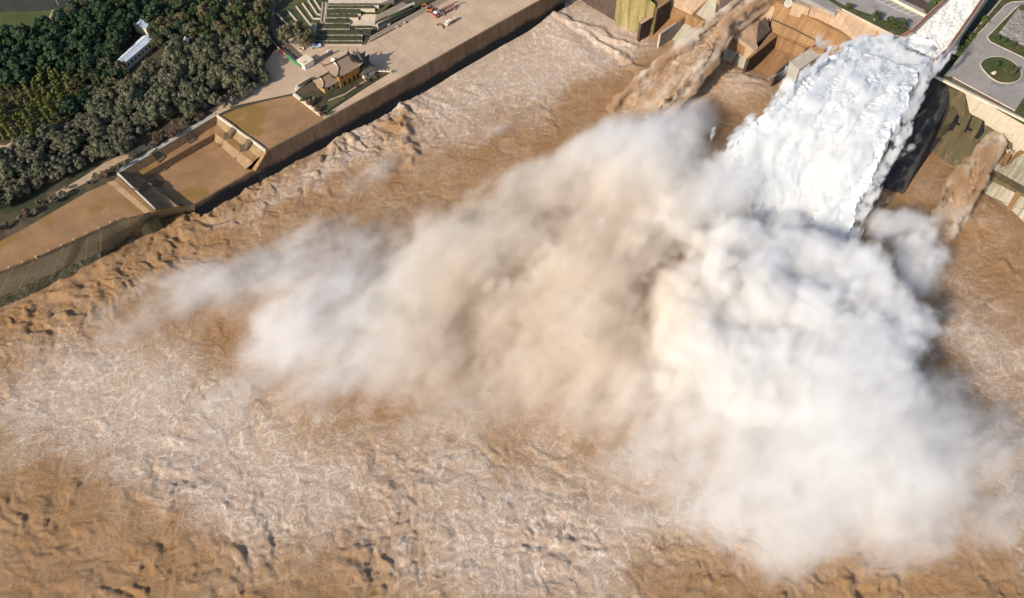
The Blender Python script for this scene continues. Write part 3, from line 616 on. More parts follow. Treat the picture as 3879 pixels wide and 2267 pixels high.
# pickup van
a, b = CA(665, 290, 15.6), CA(790, 275, 15.6); c = mid(a, b); c.z = 15.06; ang = math.atan2((a-b).y, (a-b).x)
root = empty('pickup_truck', c, ang); tag(root, 'small blue-white pickup truck parked below the hedge terraces', 'truck')
mb = MB(); chamfer_box(mb, .9, 2.6, .88, .5, 1.35); chamfer_box(mb, .7, 2.0, .85, 1.3, 2.0, .35, .1); mb.build('cab', M['blue'], root)
mb = MB(); mb.box((-.95, 0, .75), (3.2, 1.8, .25)); mb.box((-.95, -.86, 1.1), (3.2, .08, .5)); mb.box((-.95, .86, 1.1), (3.2, .08, .5)); mb.box((-2.5, 0, 1.1), (.08, 1.8, .5)); mb.build('cargo_bed', M['blue'], root)
MB().box((1.95, 0, 1.65), (.12, 1.3, .45)).build('windscreen', M['glass'], root); wheels(root, (1.75, -1.6), .8, .42)
# crane truck
a, b = C4(720, 190, 16), C4(955, 65, 16); c = mid(a, b); c.z = 15.06; ang = math.atan2((a-b).y, (a-b).x); L = (a-b).length
root = empty('crane_truck', c, ang); tag(root, 'long faded red crane truck with white cab parked on the plaza', 'truck')
hl = L/2
mb = MB(); mb.box((0, 0, 1.15), (L-1, 2.5, .35)); mb.box((-hl*.35, 0, 1.6), (L*.55, 2.3, .6)); mb.build('chassis', M['pink'], root)
mb = MB(); chamfer_box(mb, hl-2.3, hl, 1.25, .7, 3.1, .25, .15); mb.build('cab', M['truckred'], root)
MB().box((hl-1.1, 0, 3.2), (1.6, 2.2, .25)).build('cab_roof', M['white'], root)
MB().box((hl-.06, 0, 2.3), (.16, 2.1, .8)).build('windscreen', M['glass'], root)
mb = MB(); mb.box((hl-4.2, 0, 2.2), (2.2, 2.3, 1.6)); mb.build('crane_housing', M['steel'], root)
MB().box((hl-4.0, .5, 3.2), (1.2, 1.0, .7)).build('operator_cab', M['glass'], root)
mb = MB(); mb.add([(hl-4.4, -.45, 2.9), (hl-4.4, .45, 2.9), (hl-4.4, .45, 3.7), (hl-4.4, -.45, 3.7), (-hl-1.5, -.3, 2.5), (-hl-1.5, .3, 2.5), (-hl-1.5, .3, 3.1), (-hl-1.5, -.3, 3.1)], [(0,3,2,1), (4,5,6,7), (0,1,5,4), (1,2,6,5), (2,3,7,6), (3,0,4,7)]); mb.build('boom', M['pink'], root)
mb = MB(); mb.tube([(-hl-1.5, 0, 2.8), (-hl-3.4, .4, 2.3)], .14, 6).tube([(-hl-1.3, .6, 2.6), (-hl-3.0, 1.0, 2.0)], .12, 6); mb.build('jib', M['steel'], root)
for x in (-hl*.75, hl*.3):
    for s in (-1, 1): MB().box((x, s*1.6, .9), (.4, .8, .35)).box((x, s*1.95, .45), (.35, .35, .9)).build('outrigger', M['steel'], root)
wheels(root, (hl-1.6, hl-3.4, -hl*.15, -hl*.38, -hl*.62), 1.15, .55)
# excavator in front of the crane truck
a = C4(680, 130, 15); c = Vector((a.x, a.y, 15.06))
root = empty('excavator', c, R(160)); tag(root, 'orange-armed excavator reaching down beside the red crane truck', 'excavator')
mb = MB(); mb.box((0, -1.0, .4), (3.2, .5, .8)); mb.build('track', M['tyre'], root); mb = MB(); mb.box((0, 1.0, .4), (3.2, .5, .8)); mb.build('track', M['tyre'], root)
mb = MB(); chamfer_box(mb, -1.6, 1.3, 1.2, .85, 1.9); mb.build('body', M['orange'], root)
mb = MB(); chamfer_box(mb, 0, 1.4, .5, 1.8, 2.9, .2); o = mb.build('cab', M['glass'], root); o.location.y = .6
mb = MB(); mb.tube([(1.2, -.2, 1.5), (2.6, -.2, 3.6), (4.3, -.2, 3.4)], [.28, .3, .22], 6); mb.build('boom', M['orange'], root)
mb = MB(); mb.tube([(4.3, -.2, 3.5), (4.9, -.2, 1.4)], [.22, .16], 6); mb.build('stick', M['orange'], root)
mb = MB(); mb.add([(4.4, -.7, 1.4), (5.2, -.7, 1.5), (5.3, -.7, .3), (4.7, -.7, .1), (4.4, .3, 1.4), (5.2, .3, 1.5), (5.3, .3, .3), (4.7, .3, .1)], [(0,3,2,1), (4,5,6,7), (0,4,7,3), (1,2,6,5), (3,7,6,2), (0,1,5,4)]); mb.build('bucket', M['steel'], root)
# tanker
a, b = C4(850, 270, 16.2), C4(950, 215, 16.2); c = mid(a, b); c.z = 15.06; ang = math.atan2((a-b).y, (a-b).x)
root = empty('tanker_truck', c, ang); tag(root, 'small cream tanker truck parked near the river wall edge', 'truck')
mb = MB(); mb.tube([(-3.4, 0, 1.75), (-3.2, 0, 1.75), (.9, 0, 1.75), (1.1, 0, 1.75)], [.6, .95, .95, .6], 16); mb.build('tank', M['cream'], root)
mb = MB(); mb.tube([(-1.2, 0, 2.6), (-1.2, 0, 2.9)], .35, 10); mb.build('tank_hatch', M['steel'], root)
mb = MB(); chamfer_box(mb, 1.4, 3.1, 1.0, .6, 2.4, .2); mb.build('cab', M['white'], root)
MB().box((2.98, 0, 1.85), (.14, 1.6, .6)).build('windscreen', M['glass'], root); MB().box((-.6, 0, .7), (5.4, 1.2, .3)).build('chassis', M['truckred'], root); wheels(root, (2.3, -1.4, -2.6), .9, .45)
# dropped hoses beside the tanker
tag(MB().tube([C4(830,320,15.2), C4(815,290,15.5), C4(780,265,15.4), C4(750,275,15.2), C4(770,285,15.2)], .28, 6).build('coiled_hose', M['wood']), 'dark hose lying in front of the cream tanker', 'hose')
# white rough concrete blocks at stair foot
for k, (x, y) in enumerate(((300, 300), (215, 285), (385, 255))):
    tag(MB().box(tuple(C4(x, y, 15.4)), (2.6 if k < 2 else 1.4, 1.1, .9), R(30+40*k)).box(tuple(C4(x+8, y-6, 15.9)), (1.1, .8, .7), R(10+40*k)).build('stone_bench', M['greyconc']),
        ('grey stone bench on the plaza at the foot of the stairs', 'grey stone bench between the two stair flights', 'small dark stone block alone on the open plaza')[k], 'bench')

# ---- hedge terraces and stairs
hrows = [(1030, 1690, 50, 72, 8), (1020, 1640, 85, 118, 7), (1010, 1450, 132, 188, 6), (1005, 1420, 198, 238, 5), (990, 1310, 252, 312, 4), (880, 1305, 325, 388, 3), (872, 1475, 405, 468, 2), (855, 1470, 482, 544, 1), (850, 1470, 558, 592, 0)]
def hedge(name, quad, h, amp=.35):
    a, b, c, d = quad; mb = MB(); nu = max(8, int((b-a).length/.9)); nv = 5
    P = {}
    for u in range(nu+1):
        for v in range(nv+1):
            p = a.lerp(b, u/nu).lerp(d.lerp(c, u/nu), v/nv); edge = 0 if v in (0, nv) or u in (0, nu) else 1
            P[u, v] = Vector((p.x, p.y, p.z + h*(.75 + .25*edge) + amp*mnoise.noise(p*1.1)))
    vs = [P[u, v] for u in range(nu+1) for v in range(nv+1)]; st = nv+1
    mb.add(vs, [(u*st+v, (u+1)*st+v, (u+1)*st+v+1, u*st+v+1) for u in range(nu) for v in range(nv)])
    ring = [(u, 0) for u in range(nu+1)] + [(nu, v) for v in range(1, nv+1)] + [(u, nv) for u in range(nu-1, -1, -1)] + [(0, v) for v in range(nv-1, 0, -1)]
    n = len(ring); mb.add([P[r] for r in ring] + [Vector((P[r].x, P[r].y, a.z-.1)) for r in ring], [(i, (i+1) % n, (i+1) % n+n, i+n) for i in range(n)])
    return mb.build(name, M['hedge'])
terr = [C3(1000,20,14.98), C3(1700,20,14.98), C3(1640,150,14.98), C3(1490,400,14.98), C3(1490,605,14.98), C3(800,605,14.98), C3(830,300,14.98)]
ordn = ['highest', 'second highest', 'third highest', 'fourth highest', 'middle', 'fourth lowest', 'third lowest', 'second lowest', 'lowest']
for k, (xa, xb, ya, yb, lv) in enumerate(hrows):
    z = 15.2 + .55*lv
    mb = MB(); mb.solid([C3(xa-8, ya-10, z), C3(xb+8, ya-10, z), C3(xb+8, yb+9, z), C3(xa-8, yb+9, z)], 14.6)
    tag(mb.build('terrace_wall', M['stone']), f'{ordn[k]} pale stone terrace kerb of the hedge garden', 'terrace wall', 'stone terraces of the hedge garden')
    hz = z + .02; yy = (ya+yb)/2
    tag(hedge('hedge', [C3(xa, yb-3, hz), C3(xb-6, yb-3, hz), C3(xb-6, ya+3, hz), C3(xa, ya+3, hz)], .8 if k else .4), f'{ordn[k]} clipped dark hedge on the stone terraces', 'hedge', 'clipped hedges of the terraces')
for (qx, lbl) in (([(1465,168), (1640,165), (1640,188), (1465,190)], 'short hedge above the pale landing steps'), ([(1490,410), (1600,408), (1600,425), (1490,428)], 'tiny hedge strip beside the lower stair corner'), ([(1495,442), (1600,440), (1600,468), (1495,470)], 'short hedge beside the lowest stair flight'), ([(1325,355), (1610,355), (1610,372), (1325,374)], 'low hedge in front of the pale landing')):
    q = [C3(x, y, 16.6) for x, y in qx]; tag(hedge('hedge', [q[3], q[2], q[1], q[0]], .7), lbl, 'hedge', 'clipped hedges of the terraces')
sheet('landing_pavement', [(1325,270), (1450,268), (1450,192), (1670,192), (1640,290), (1700,330), (1600,352), (1322,352)], 16.55, M['stone'], 'pale landing between hedges and stairs', conv=C3, th=1.6)
mm = MB()
flight(mm, C3(1455,195,17.6), C3(1670,195,17.6), C3(1455,268,16.6), C3(1650,268,16.6), 5); tag(mm.build('garden_steps', M['stone']), 'short flight of pale steps above the landing', 'steps')
def stairs(name, label, a0, a1, b0, b1, n):
    mm = MB(); flight(mm, a0, a1, b0, b1, n, True); return tag(mm.build(name, [M['stone'], M['strip']]), label, 'stairs')  # risers take the dark runner colour to paint in their shade
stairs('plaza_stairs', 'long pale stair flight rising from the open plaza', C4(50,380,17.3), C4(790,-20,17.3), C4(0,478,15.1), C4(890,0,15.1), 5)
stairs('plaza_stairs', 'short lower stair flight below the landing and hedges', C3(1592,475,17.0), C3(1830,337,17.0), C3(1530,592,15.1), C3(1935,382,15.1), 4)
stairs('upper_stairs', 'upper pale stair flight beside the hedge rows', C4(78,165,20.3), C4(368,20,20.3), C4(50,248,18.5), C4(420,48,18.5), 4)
tag(MB().solid([C4(70,250,18.2), C4(430,48,18.2), C4(500,20,18.2), C4(505,60,18.2), C4(90,275,18.2)], 14.8).build('stair_landing', M['greyconc']), 'grey landing strip between the two long stair flights', 'landing')
for q, lbl in (([(60,265), (500,75), (480,55), (60,245)], 'long dark planting strip beside the grey stair landing'), ([(90,282), (560,60), (760,-20), (700,-20), (530,40), (100,262)], 'sloping dark planting strip above the long plaza stairs')):
    p = [C4(x, y, 18.3) for x, y in q]; tag(MB().slab(p, .8).build('planting_strip', M['hedge']), lbl, 'planting strip')
# grassy terraces left of the hedges
sheet('grass_terrace_ground', [(350,180), (480,60), (600,-30), (950,-30), (960,30), (930,280), (810,310), (800,400), (680,380), (520,370)], 15.3, M['grass'], 'dark grass slope with diagonal stone edges', 'grass slope', conv=C3, th=.6)
for k, ln in enumerate(([(350,180), (525,365)], [(490,135), (685,365)], [(600,80), (790,325), (815,325)], [(685,40), (830,245), (920,245)], [(760,0), (885,190), (925,190)], [(840,-10), (925,125), (940,125)])):
    mm = MB()
    for (xa, ya), (xb, yb) in zip(ln[:-1], ln[1:]): mm.bar(C3(xa, ya, 15.9), C3(xb, yb, 15.9), .8, 1.0)
    tag(mm.build('stone_edge', M['stone']), f'{("leftmost", "second from left", "third from left", "third from right", "second from right", "rightmost")[k]} diagonal stone edge in the dark grass slope', 'stone edge', 'diagonal stone edges in the grass')
for q, lbl in (([(955,30), (1005,30), (975,300), (930,280)], 'upper pinkish ramp between grass slope and hedges'), ([(815,305), (870,310), (850,440), (800,425)], 'lower pinkish ramp beside the olive trees')):
    root = empty('garden_ramp', C3(*q[0], 16)); tag(root, lbl, 'ramp'); bpy.context.view_layer.update()
    mm = wmb(); mm.slab([C3(x, y, 16.2) for x, y in q], 1.4); mm.build('paving', M['path'], root)
    for i, j in ((0, 3), (1, 2)): mm = wmb(); mm.bar(C3(*q[i], 16.8), C3(*q[j], 16.8), .7, 1.2); mm.build('side_wall', M['greyconc'], root)
sheet('upper_promenade_pavement', [(1030,-30), (1900,-30), (1740,40), (1700,50), (1030,44)], 19.2, M['stone'], 'pale paving strip above the hedge terraces', conv=C3, th=4)
sheet('upper_garden_ground', [(1700,30), (1860,55), (1740,165), (1640,190), (1640,120), (1700,80)], 17.5, M['grass'], 'green planted corner beside the upper stairs', 'grass', conv=C3, th=2)

# ---- white buildings in the wood
def lowhouse(name, label, q, zt, wall_h, mat, wins):
    root = empty(name, q[0]); tag(root, label, 'building'); bpy.context.view_layer.update()
    q = [Vector(p) for p in q]; c = sum(q, Vector())/4
    mm = wmb(); mm.solid([Vector((p.x, p.y, zt-.3)) for p in [c+(p-c)*.95 for p in q]], 14.5); mm.build('wall', M['cream'], root)
    mm = wmb(); m0, m1 = (q[0]+q[3])/2 + Vector((0, 0, 1.2)), (q[1]+q[2])/2 + Vector((0, 0, 1.2))
    mm.slab([q[0], q[1], m1, m0], .2); mm.slab([m0, m1, q[2], q[3]], .2); mm.build('roof', mat, root)
    mm = wmb(); mm.bar(m0 + Vector((0, 0, .1)), m1 + Vector((0, 0, .1)), .5, .2); mm.build('roof_ridge', M['white'], root)
    a, b = [c+(p-c)*.95 for p in (q[3], q[2])]
    for k in range(wins):
        p = a.lerp(b, (k+.5)/wins); mm = wmb(); ang = math.atan2((b-a).y, (b-a).x); n = Vector(((b-a).y, -(b-a).x, 0)).normalized()
        if n.y > 0: n = -n
        p = p + n*.03; mm.box((p.x, p.y, zt-2.2), (1.1, .12, 1.3), ang); f = mm.build('window', M['window'], root)
        mm = wmb(); mm.box((p.x+n.x*.06, p.y+n.y*.06, zt-3.0), (1.4, .2, .2), ang); mm.matrix = None; s_ = mm.build('sill', M['white'], root)
lowhouse('long_house', 'long white house with blue-grey corrugated roof in the wood', [C1(1300,670,19.5), C1(1590,405,19.5), C1(1720,425,19.5), C1(1390,705,19.5)], 19.5, 4.5, M['bluewhite'], 8)
lowhouse('small_house', 'square white house half hidden among dark trees', [C1(1480,270,20), C1(1500,195,20), C1(1660,270,20), C1(1630,330,20)], 20, 5, M['bluewhite'], 3)
lowhouse('pale_hut', 'small hut with pinkish white roof under the trees', [C2(700,470,18.5), C2(715,430,18.5), C2(785,430,18.5), C2(775,465,18.5)], 18.5, 3, M['white'], 2)
# utility pole by the field
c = C1(655, 60, 15); root = empty('utility_pole', c); tag(root, 'slim pale utility pole standing at the edge of the field', 'pole')
MB().tube([(0, 0, 0), (0, 0, 9)], [.22, .14], 8).build('pole', M['greyconc'], root); MB().box((0, 0, 8.2), (3.2, .16, .16)).box((0, 0, 7.2), (2.4, .14, .14)).build('crossarm', M['greyconc'], root)

#--SECTION-TREES
# ------------------------------------------------------------------ trees
def crown_mesh(name, mat, n_clump, n_leaf, rx, rz, zc, leaf, seed, cone=0.0, sub=0.32):
    """many leaf-spray faces gathered in clumps through the crown's volume; second material is the trunk"""
    r = random.Random(seed); mb = MB(); mb.m = 0
    cl = []
    for k in range(n_clump):
        while True:
            d = Vector((r.uniform(-1, 1), r.uniform(-1, 1), r.uniform(-.75, 1)))
            if .25 < d.length < 1: break
        d = d.normalized()*r.uniform(.45, .92)
        s = 1 - cone*(d.z*.5+.5)
        cl.append((Vector((d.x*rx*s, d.y*rx*s, zc + d.z*rz)), r.uniform(.75, 1.25)*sub*rx*(1-.5*cone*(d.z*.5+.5))))
    for c, cr in cl:
        for k in range(n_leaf):
            d = Vector((r.gauss(0, 1), r.gauss(0, 1), r.gauss(0, 1))).normalized()
            p = c + d*cr*r.uniform(.55, 1.1)*Vector((1, 1, 1)).x; p.z = c.z + (p.z - c.z)*.85
            nrm = (d + Vector((r.uniform(-.6, .6), r.uniform(-.6, .6), r.uniform(-.2, .8)))).normalized()
            u = nrm.orthogonal().normalized(); u.rotate(Matrix.Rotation(r.uniform(0, 6.3), 3, nrm)); w_ = nrm.cross(u); s = leaf*r.uniform(.6, 1.4)
            mb.add([p - u*s, p + w_*s*.6, p + u*s, p - w_*s*.6], [(0, 1, 2, 3)])
    return mb, cl
def trunk_into(mb, cl, zc, rz, rad, r):
    mb.tube([(0, 0, -.3), (.1, .05, zc*.5), (0, .1, zc), (.05, 0, zc+rz*.6)], [rad, rad*.8, rad*.55, rad*.15], 7)
    for c, cr in cl[:7]: mb.tube([(0, 0, zc*.55), (c.x*.5, c.y*.5, (zc*.55+c.z)/2 + .2), tuple(c)], [rad*.4, rad*.28, rad*.08], 5)
TK = {  # kind: leaf material, clumps, leaves, rx, rz, zc, leaf size, cone, clump size
 'dark': ('l_dark', 20, 62, 3.3, 3.6, 5.4, .50, .25, .36), 'mid': ('l_mid', 20, 60, 3.4, 3.2, 5.0, .46, .1, .36), 'grey': ('l_grey', 30, 60, 3.6, 2.5, 4.6, .36, .0, .30),
 'small': ('l_small', 14, 56, 2.0, 1.7, 2.9, .32, .0, .38), 'yellow': ('l_yellow', 18, 40, 1.7, 4.6, 5.6, .36, .75, .42), 'olive': ('l_olive', 22, 56, 3.4, 3.1, 4.6, .36, .1, .33),
 'autumn': ('l_autumn', 16, 46, 2.4, 2.0, 3.2, .32, .0, .36), 'bright': ('l_bright', 16, 50, 2.3, 2.0, 2.9, .32, .0, .36)}
LIB = {}
for k, (lm, nc, nl, rx, rz, zc, lf, cone, sub_) in TK.items():
    LIB[k] = []
    for v in range(3):
        mb, cl = crown_mesh(k, None, nc, nl, rx, rz, zc, lf, hash_ if (hash_ := 100*len(LIB) + v) else 0, cone, sub_)
        mb.m = 1; trunk_into(mb, cl, zc, rz, .28 if k != 'small' else .16, random.Random(v)); me = mb.mesh(k + '_tree', [M[lm], M['bark']]); LIB[k].append(me)
def inpoly(p, poly):
    c = False; n = len(poly)
    for i in range(n):
        (xa, ya), (xb, yb) = poly[i], poly[i-1]
        if (ya > p[1]) != (yb > p[1]) and p[0] < (xb-xa)*(p[1]-ya)/(yb-ya)+xa: c = not c
    return c
placed = []
def put(kind, name, label, cat, group, w, s, z=14.9, rz=None):
    o = bpy.data.objects.new(name, random.choice(LIB[kind])); col.objects.link(o)
    o.location = (w.x, w.y, z); o.rotation_euler = (random.uniform(-.06, .06), random.uniform(-.06, .06), random.uniform(0, 6.28) if rz is None else rz)
    o.scale = (s*random.uniform(.9, 1.12), s*random.uniform(.9, 1.12), s*random.uniform(.88, 1.15)); tag(o, label, cat, group); placed.append((w.x, w.y)); return o
ban = [[C1(*p) for p in ((1290,640), (1590,380), (1730,420), (1720,520), (1420,760))]]
ban = [[(220,745), (330,690), (420,635), (560,560), (545,548), (400,615), (300,680), (210,730)], [(590,470), (640,440), (740,405), (760,395), (752,385), (700,402), (620,430), (580,460)], [(480, 185), (545, 135), (590, 140), (588, 180), (500, 250)], [(500, 62), (515, 60), (568, 90), (565, 120), (548, 125)], [(680, 140), (720, 140), (715, 165), (690, 165)]]
def scatter(kinds, name, label, cat, group, poly, spacing, smin, smax, zc, n_max, z=14.9):
    """spread over a region: the region is where the crowns show, zc the height of a crown's middle"""
    xs_ = [p[0] for p in poly]; ys_ = [p[1] for p in poly]; mine = []; tries = 0
    while len(mine) < n_max and tries < n_max*60:
        tries += 1; p = (random.uniform(min(xs_), max(xs_)), random.uniform(min(ys_), max(ys_)))
        if not inpoly(p, poly) or any(inpoly(p, b) for b in ban): continue
        w = U(p[0], p[1], z + zc)
        if any((w.x-a)**2 + (w.y-b)**2 < spacing**2 for a, b in mine): continue
        if any((w.x-a)**2 + (w.y-b)**2 < (spacing*.55)**2 for a, b in placed): continue
        mine.append((w.x, w.y)); put(random.choice(kinds), name, label, cat, group, w, random.uniform(smin, smax), z)
    return len(mine)
nt = []
nt.append(scatter(['dark'], 'evergreen_tree', 'dark blue-green evergreen in the dense wood below the field', 'tree', 'dark evergreens of the wood', [(-60,175), (0,150), (110,115), (215,70), (330,8), (520,-20), (640,20), (560,60), (490,110), (430,230), (300,270), (200,240), (100,300), (-60,340)], 5.0, .85, 1.45, 5, 140))
nt.append(scatter(['mid', 'mid', 'dark', 'olive'], 'woodland_tree', 'mixed green and russet tree in the wood behind the white houses', 'tree', 'mixed trees of the upper wood', [(560,-20), (1010,-20), (1012,60), (1000,130), (960,170), (800,150), (700,130), (640,190), (560,130), (580,60)], 5.0, .8, 1.25, 5, 90))
nt.append(scatter(['yellow'], 'poplar_tree', 'slender yellow-green poplar among the poplars at the left edge', 'tree', 'yellow-green poplars', [(-60,240), (60,220), (180,240), (260,300), (330,330), (310,370), (200,430), (140,500), (60,520), (-60,540)], 2.6, .75, 1.2, 5.5, 95))
nt.append(scatter(['dark', 'grey', 'mid'], 'bushy_tree', 'dull green bushy tree between poplars and grey-leaved trees', 'tree', 'dull green trees in mid wood', [(210,260), (430,230), (470,300), (360,370), (250,420), (150,500), (90,520), (300,340)], 4.2, .7, 1.05, 4.5, 50))
nt.append(scatter(['olive'], 'olive_tree', 'yellowish olive tree in front of the long white house', 'tree', 'olive trees by the long house', [(280,210), (360,195), (470,260), (580,240), (590,300), (470,330), (330,280)], 4.6, .7, 1.0, 4.5, 22))
nt.append(scatter(['grey'], 'camphor_tree', 'broad grey-green tree with fine leaves in the grove above the paths', 'tree', 'grey-green grove trees', [(330,420), (470,330), (620,290), (660,190), (800,150), (980,180), (995,250), (900,320), (790,340), (720,420), (560,440), (420,450)], 4.8, .85, 1.5, 4.6, 120))
nt.append(scatter(['small', 'small', 'grey'], 'round_tree', 'small round dusty grey tree in the plantation above the terrace', 'tree', 'dusty grey plantation trees', [(-60,600), (60,560), (170,520), (290,440), (420,450), (560,450), (600,450), (560,500), (470,570), (360,600), (280,660), (160,690), (60,760), (-60,790)], 3.3, .75, 1.2, 2.8, 170))
nt.append(scatter(['small', 'autumn', 'small'], 'roadside_bush', 'grey-brown bush in the strip along the terrace edge', 'bush', 'bushes along the terrace edge', [(-60,880), (0,860), (120,790), (250,700), (350,690), (480,620), (560,560), (700,490), (780,430), (800,400), (760,400), (640,480), (520,570), (380,630), (240,740), (100,820), (-60,900)], 2.8, .5, .95, 2.0, 70))
nt.append(scatter(['grey', 'small'], 'plaza_tree', 'dusty green tree in the row bordering the sandy plaza', 'tree', 'trees bordering the plaza', [(800,395), (850,360), (930,300), (990,255), (1008,285), (940,340), (850,395)], 3.2, .7, .95, 3.5, 22))
print('TREES', nt)
for px, py, s, kd, lbl in ((1085,140,1.45,'olive','large olive willow nearest the dark service road'), (1135,125,1.4,'olive','tall olive willow in the middle of the trio behind the pickup'), (1150,160,1.1,'olive','low olive willow beside the ring planter'), (1172,140,1.1,'olive','olive willow shading the lowest hedge'), (1005,160,1.0,'grey','dense round green tree at the bend of the service road'), (1005,292,.75,'grey','leaning dark green tree at the end of the plaza row'), (955,235,.55,'small','small yellowish bush at the edge of the wood')):
    w = U(px, py, 19); put(kd, 'garden_tree', lbl, 'tree', None, w, s)
for px, py, s, kd, lbl in ((1175,390,.8,'autumn','purple-brown shrub at the corner of the temple bed'), (1200,410,.75,'autumn','purple-brown shrub below the annex gable'), (1148,372,.6,'bright','green shrub at the tip of the temple bed'), (1215,430,.6,'autumn','dark brown shrub near the white kerb end'), (1240,420,.4,'bright','bright green clump by the river wall'), (1190,370,.6,'small','grey shrub beside the boat-shaped planter'), (1390,300,.5,'autumn','reddish shrub between temple wall and river wall'), (1420,285,.45,'small','grey shrub at the river end of the garden'), (1375,235,.7,'small','round dusty shrub behind the swept-roof pavilion'), (1350,320,.4,'autumn','low brown shrub under the ochre wall')):
    put(kd, 'garden_shrub', lbl, 'shrub', None, U(px, py, 17.5), s, 15.2)

#--SECTION-RIGHT
# ------------------------------------------------------------------ right bank: dam outlet works
def T(name, label, cat, mb, mat, group=None, kind=None): return tag(mb.build(name, mat), label, cat, group, kind)
# moss streaked side slope
T('mossy_slope', 'moss-streaked sloping concrete bank at the head of the basin', 'concrete slope',
  MB().solid([C5(150,75,-1), C5(545,275,-1), C5(770,118,16), C5(740,50,20), C5(600,-60,24), C5(330,-140,24)], -8), M['mossy'])
T('corner_wall', 'dark corner wall beside the mossy slope', 'wall', MB().solid([C5(-140,-120,8), C5(60,-30,6), C5(165,70,3), C5(330,-140,22), C5(200,-220,22)], -8), M['darkconc'])
# first guide wall, stepped top
root = empty('guide_wall', C5(700, 200, 10)); tag(root, 'stepped brown guide wall standing at the mossy slope', 'guide wall', 'guide walls of the outlets'); bpy.context.view_layer.update()
mm = wmb(); mm.solid([C5(548,262,12), C5(575,290,12), C5(785,160,12), C5(760,140,12)], -8); mm.solid([C5(760,140,13.5), C5(786,158,13.5), C5(940,40,13.5), C5(930,5,13.5), C5(770,110,13.5)], -8); mm.solid([C5(700,-20,18), C5(765,60,18), C5(775,105,18), C5(925,5,18), C5(850,-60,18)], -8); mm.build('wall_body', M['darkconc'], root)  # wall body coloured dark to carry the shade of its side
mm = wmb(); mm.slab([C5(760,139,13.75), C5(788,160,13.75), C5(942,40,13.75), C5(932,4,13.75), C5(770,109,13.75)], .25); mm.build('upper_coping', M['brown'], root)
mm = wmb(); mm.slab([C5(700,-22,18.3), C5(763,62,18.3), C5(777,107,18.3), C5(928,5,18.3), C5(850,-62,18.3)], .3); mm.build('head_slab', M['brown'], root)
mm = wmb(); mm.slab([C5(546,262,12.25), C5(578,292,12.25), C5(788,162,12.25), C5(762,138,12.25)], .25); mm.build('coping', M['tan'], root)
T('outlet_floor', 'wet brown outlet floor between the first two guide walls', 'outlet floor', MB().solid([C5(575,470,-1.2), C5(780,590,-1.2), C5(1045,205,6.5), C5(890,110,6.5)], -8), M['brown'])
T('outlet_backwall', 'ribbed cream back wall of the first outlet bay', 'wall', MB().solid([C5(893,62,11), C5(1065,160,11), C5(1062,205,6.4), C5(888,130,6.4)], -8), M['tan'])
T('outlet_walkway', 'brown walkway ledge above the first outlet bay', 'ledge', MB().solid([C5(890,60,12.5), C5(930,30,12.5), C5(1195,150,12.5), C5(1345,240,12.5), C5(1330,262,12.5), C5(1150,180,12.5)], -8), M['brown'])
T('cracked_deck', 'bright tan concrete deck with cracks above the first bay', 'concrete deck', MB().solid([C5(935,35,14), C5(1195,162,14), C5(1400,-20,19), C5(1380,-90,21), C5(930,-90,20)], -8), M['tan'])
T('buttress_wall', 'triangular dark buttress with a pale rib beside the brown jet', 'buttress', MB().solid([C5(1465,180,16), C5(1500,-30,22), C5(1860,-60,26), C5(1860,-20,26), C5(1490,215,16)], -8), M['darkconc'])
T('buttress_rib', 'slim pale sloping rib on the dark buttress', 'rib', MB().bar(C5(1500,-30,22.6), C5(1548,150,17), .9, .8), M['tan'])
root = empty('guide_wall', C5(900, 400, 8)); tag(root, 'short grey guide wall left of the brown jet', 'guide wall', 'guide walls of the outlets'); bpy.context.view_layer.update()
mm = wmb(); mm.solid([C5(790,405,9), C5(812,415,9), C5(990,292,9), C5(1165,170,10), C5(1110,165,10), C5(985,275,9)], -8); mm.build('wall_body', M['greyconc'], root)
mm = wmb(); mm.slab([C5(985,272,9.3), C5(1000,295,9.3), C5(1170,172,10.3), C5(1108,164,10.3)], .3); mm.build('coping', M['brown'], root)
T('pale_apron', 'pale greenish apron below the cracked deck', 'apron', MB().solid([C5(930,500,-1), C5(1120,620,-1), C5(1480,330,6), C5(1490,250,8.5), C5(1195,158,11), C5(1165,200,9)], -8), M['palegreen'])
T('side_apron', 'pale side apron between deck and dark buttress', 'apron', MB().solid([C5(1195,160,12), C5(1345,250,12), C5(1480,250,12.5), C5(1465,170,15), C5(1500,-20,21), C5(1400,-30,19)], -8), M['palegreen'])
# brown jet's chute
root = empty('narrow_chute', C5(1700, 180, 14)); tag(root, 'narrow brown-walled chute carrying the brown jet', 'chute'); bpy.context.view_layer.update()
mm = wmb(); mm.solid([C5(1440,215,14.5), C5(1500,235,14.5), C5(1960,-60,25), C5(1860,-60,25)], -8); mm.build('side_wall', M['brown'], root)
mm = wmb(); mm.solid([C5(1640,300,14.5), C5(1710,330,14.5), C5(1990,120,18), C5(2250,-60,25), C5(2120,-60,25), C5(1935,80,18)], -8); mm.build('side_wall', M['brown'], root)
mm = wmb(); mm.solid([C5(1500,235,11), C5(1640,300,11), C5(1935,80,15), C5(2120,-60,21), C5(1960,-60,21)], -8); mm.build('chute_floor', M['darkconc'], root)
T('stained_deck', 'tan deck with white stains beside the narrow chute', 'concrete deck', MB().solid([C6(330,345,13), C6(390,300,13), C6(560,180,14.5), C6(670,240,13), C6(640,480,12), C6(660,560,12), C6(600,560,12), C6(480,480,12)], -8), M['tan'])
T('deck_wall', 'tan wall block between narrow chute and brown bank', 'wall', MB().solid([C6(560,180,15), C6(690,60,18), C6(800,20,20), C6(870,40,20), C6(790,240,15), C6(745,190,14.8)], -8), M['tan'])
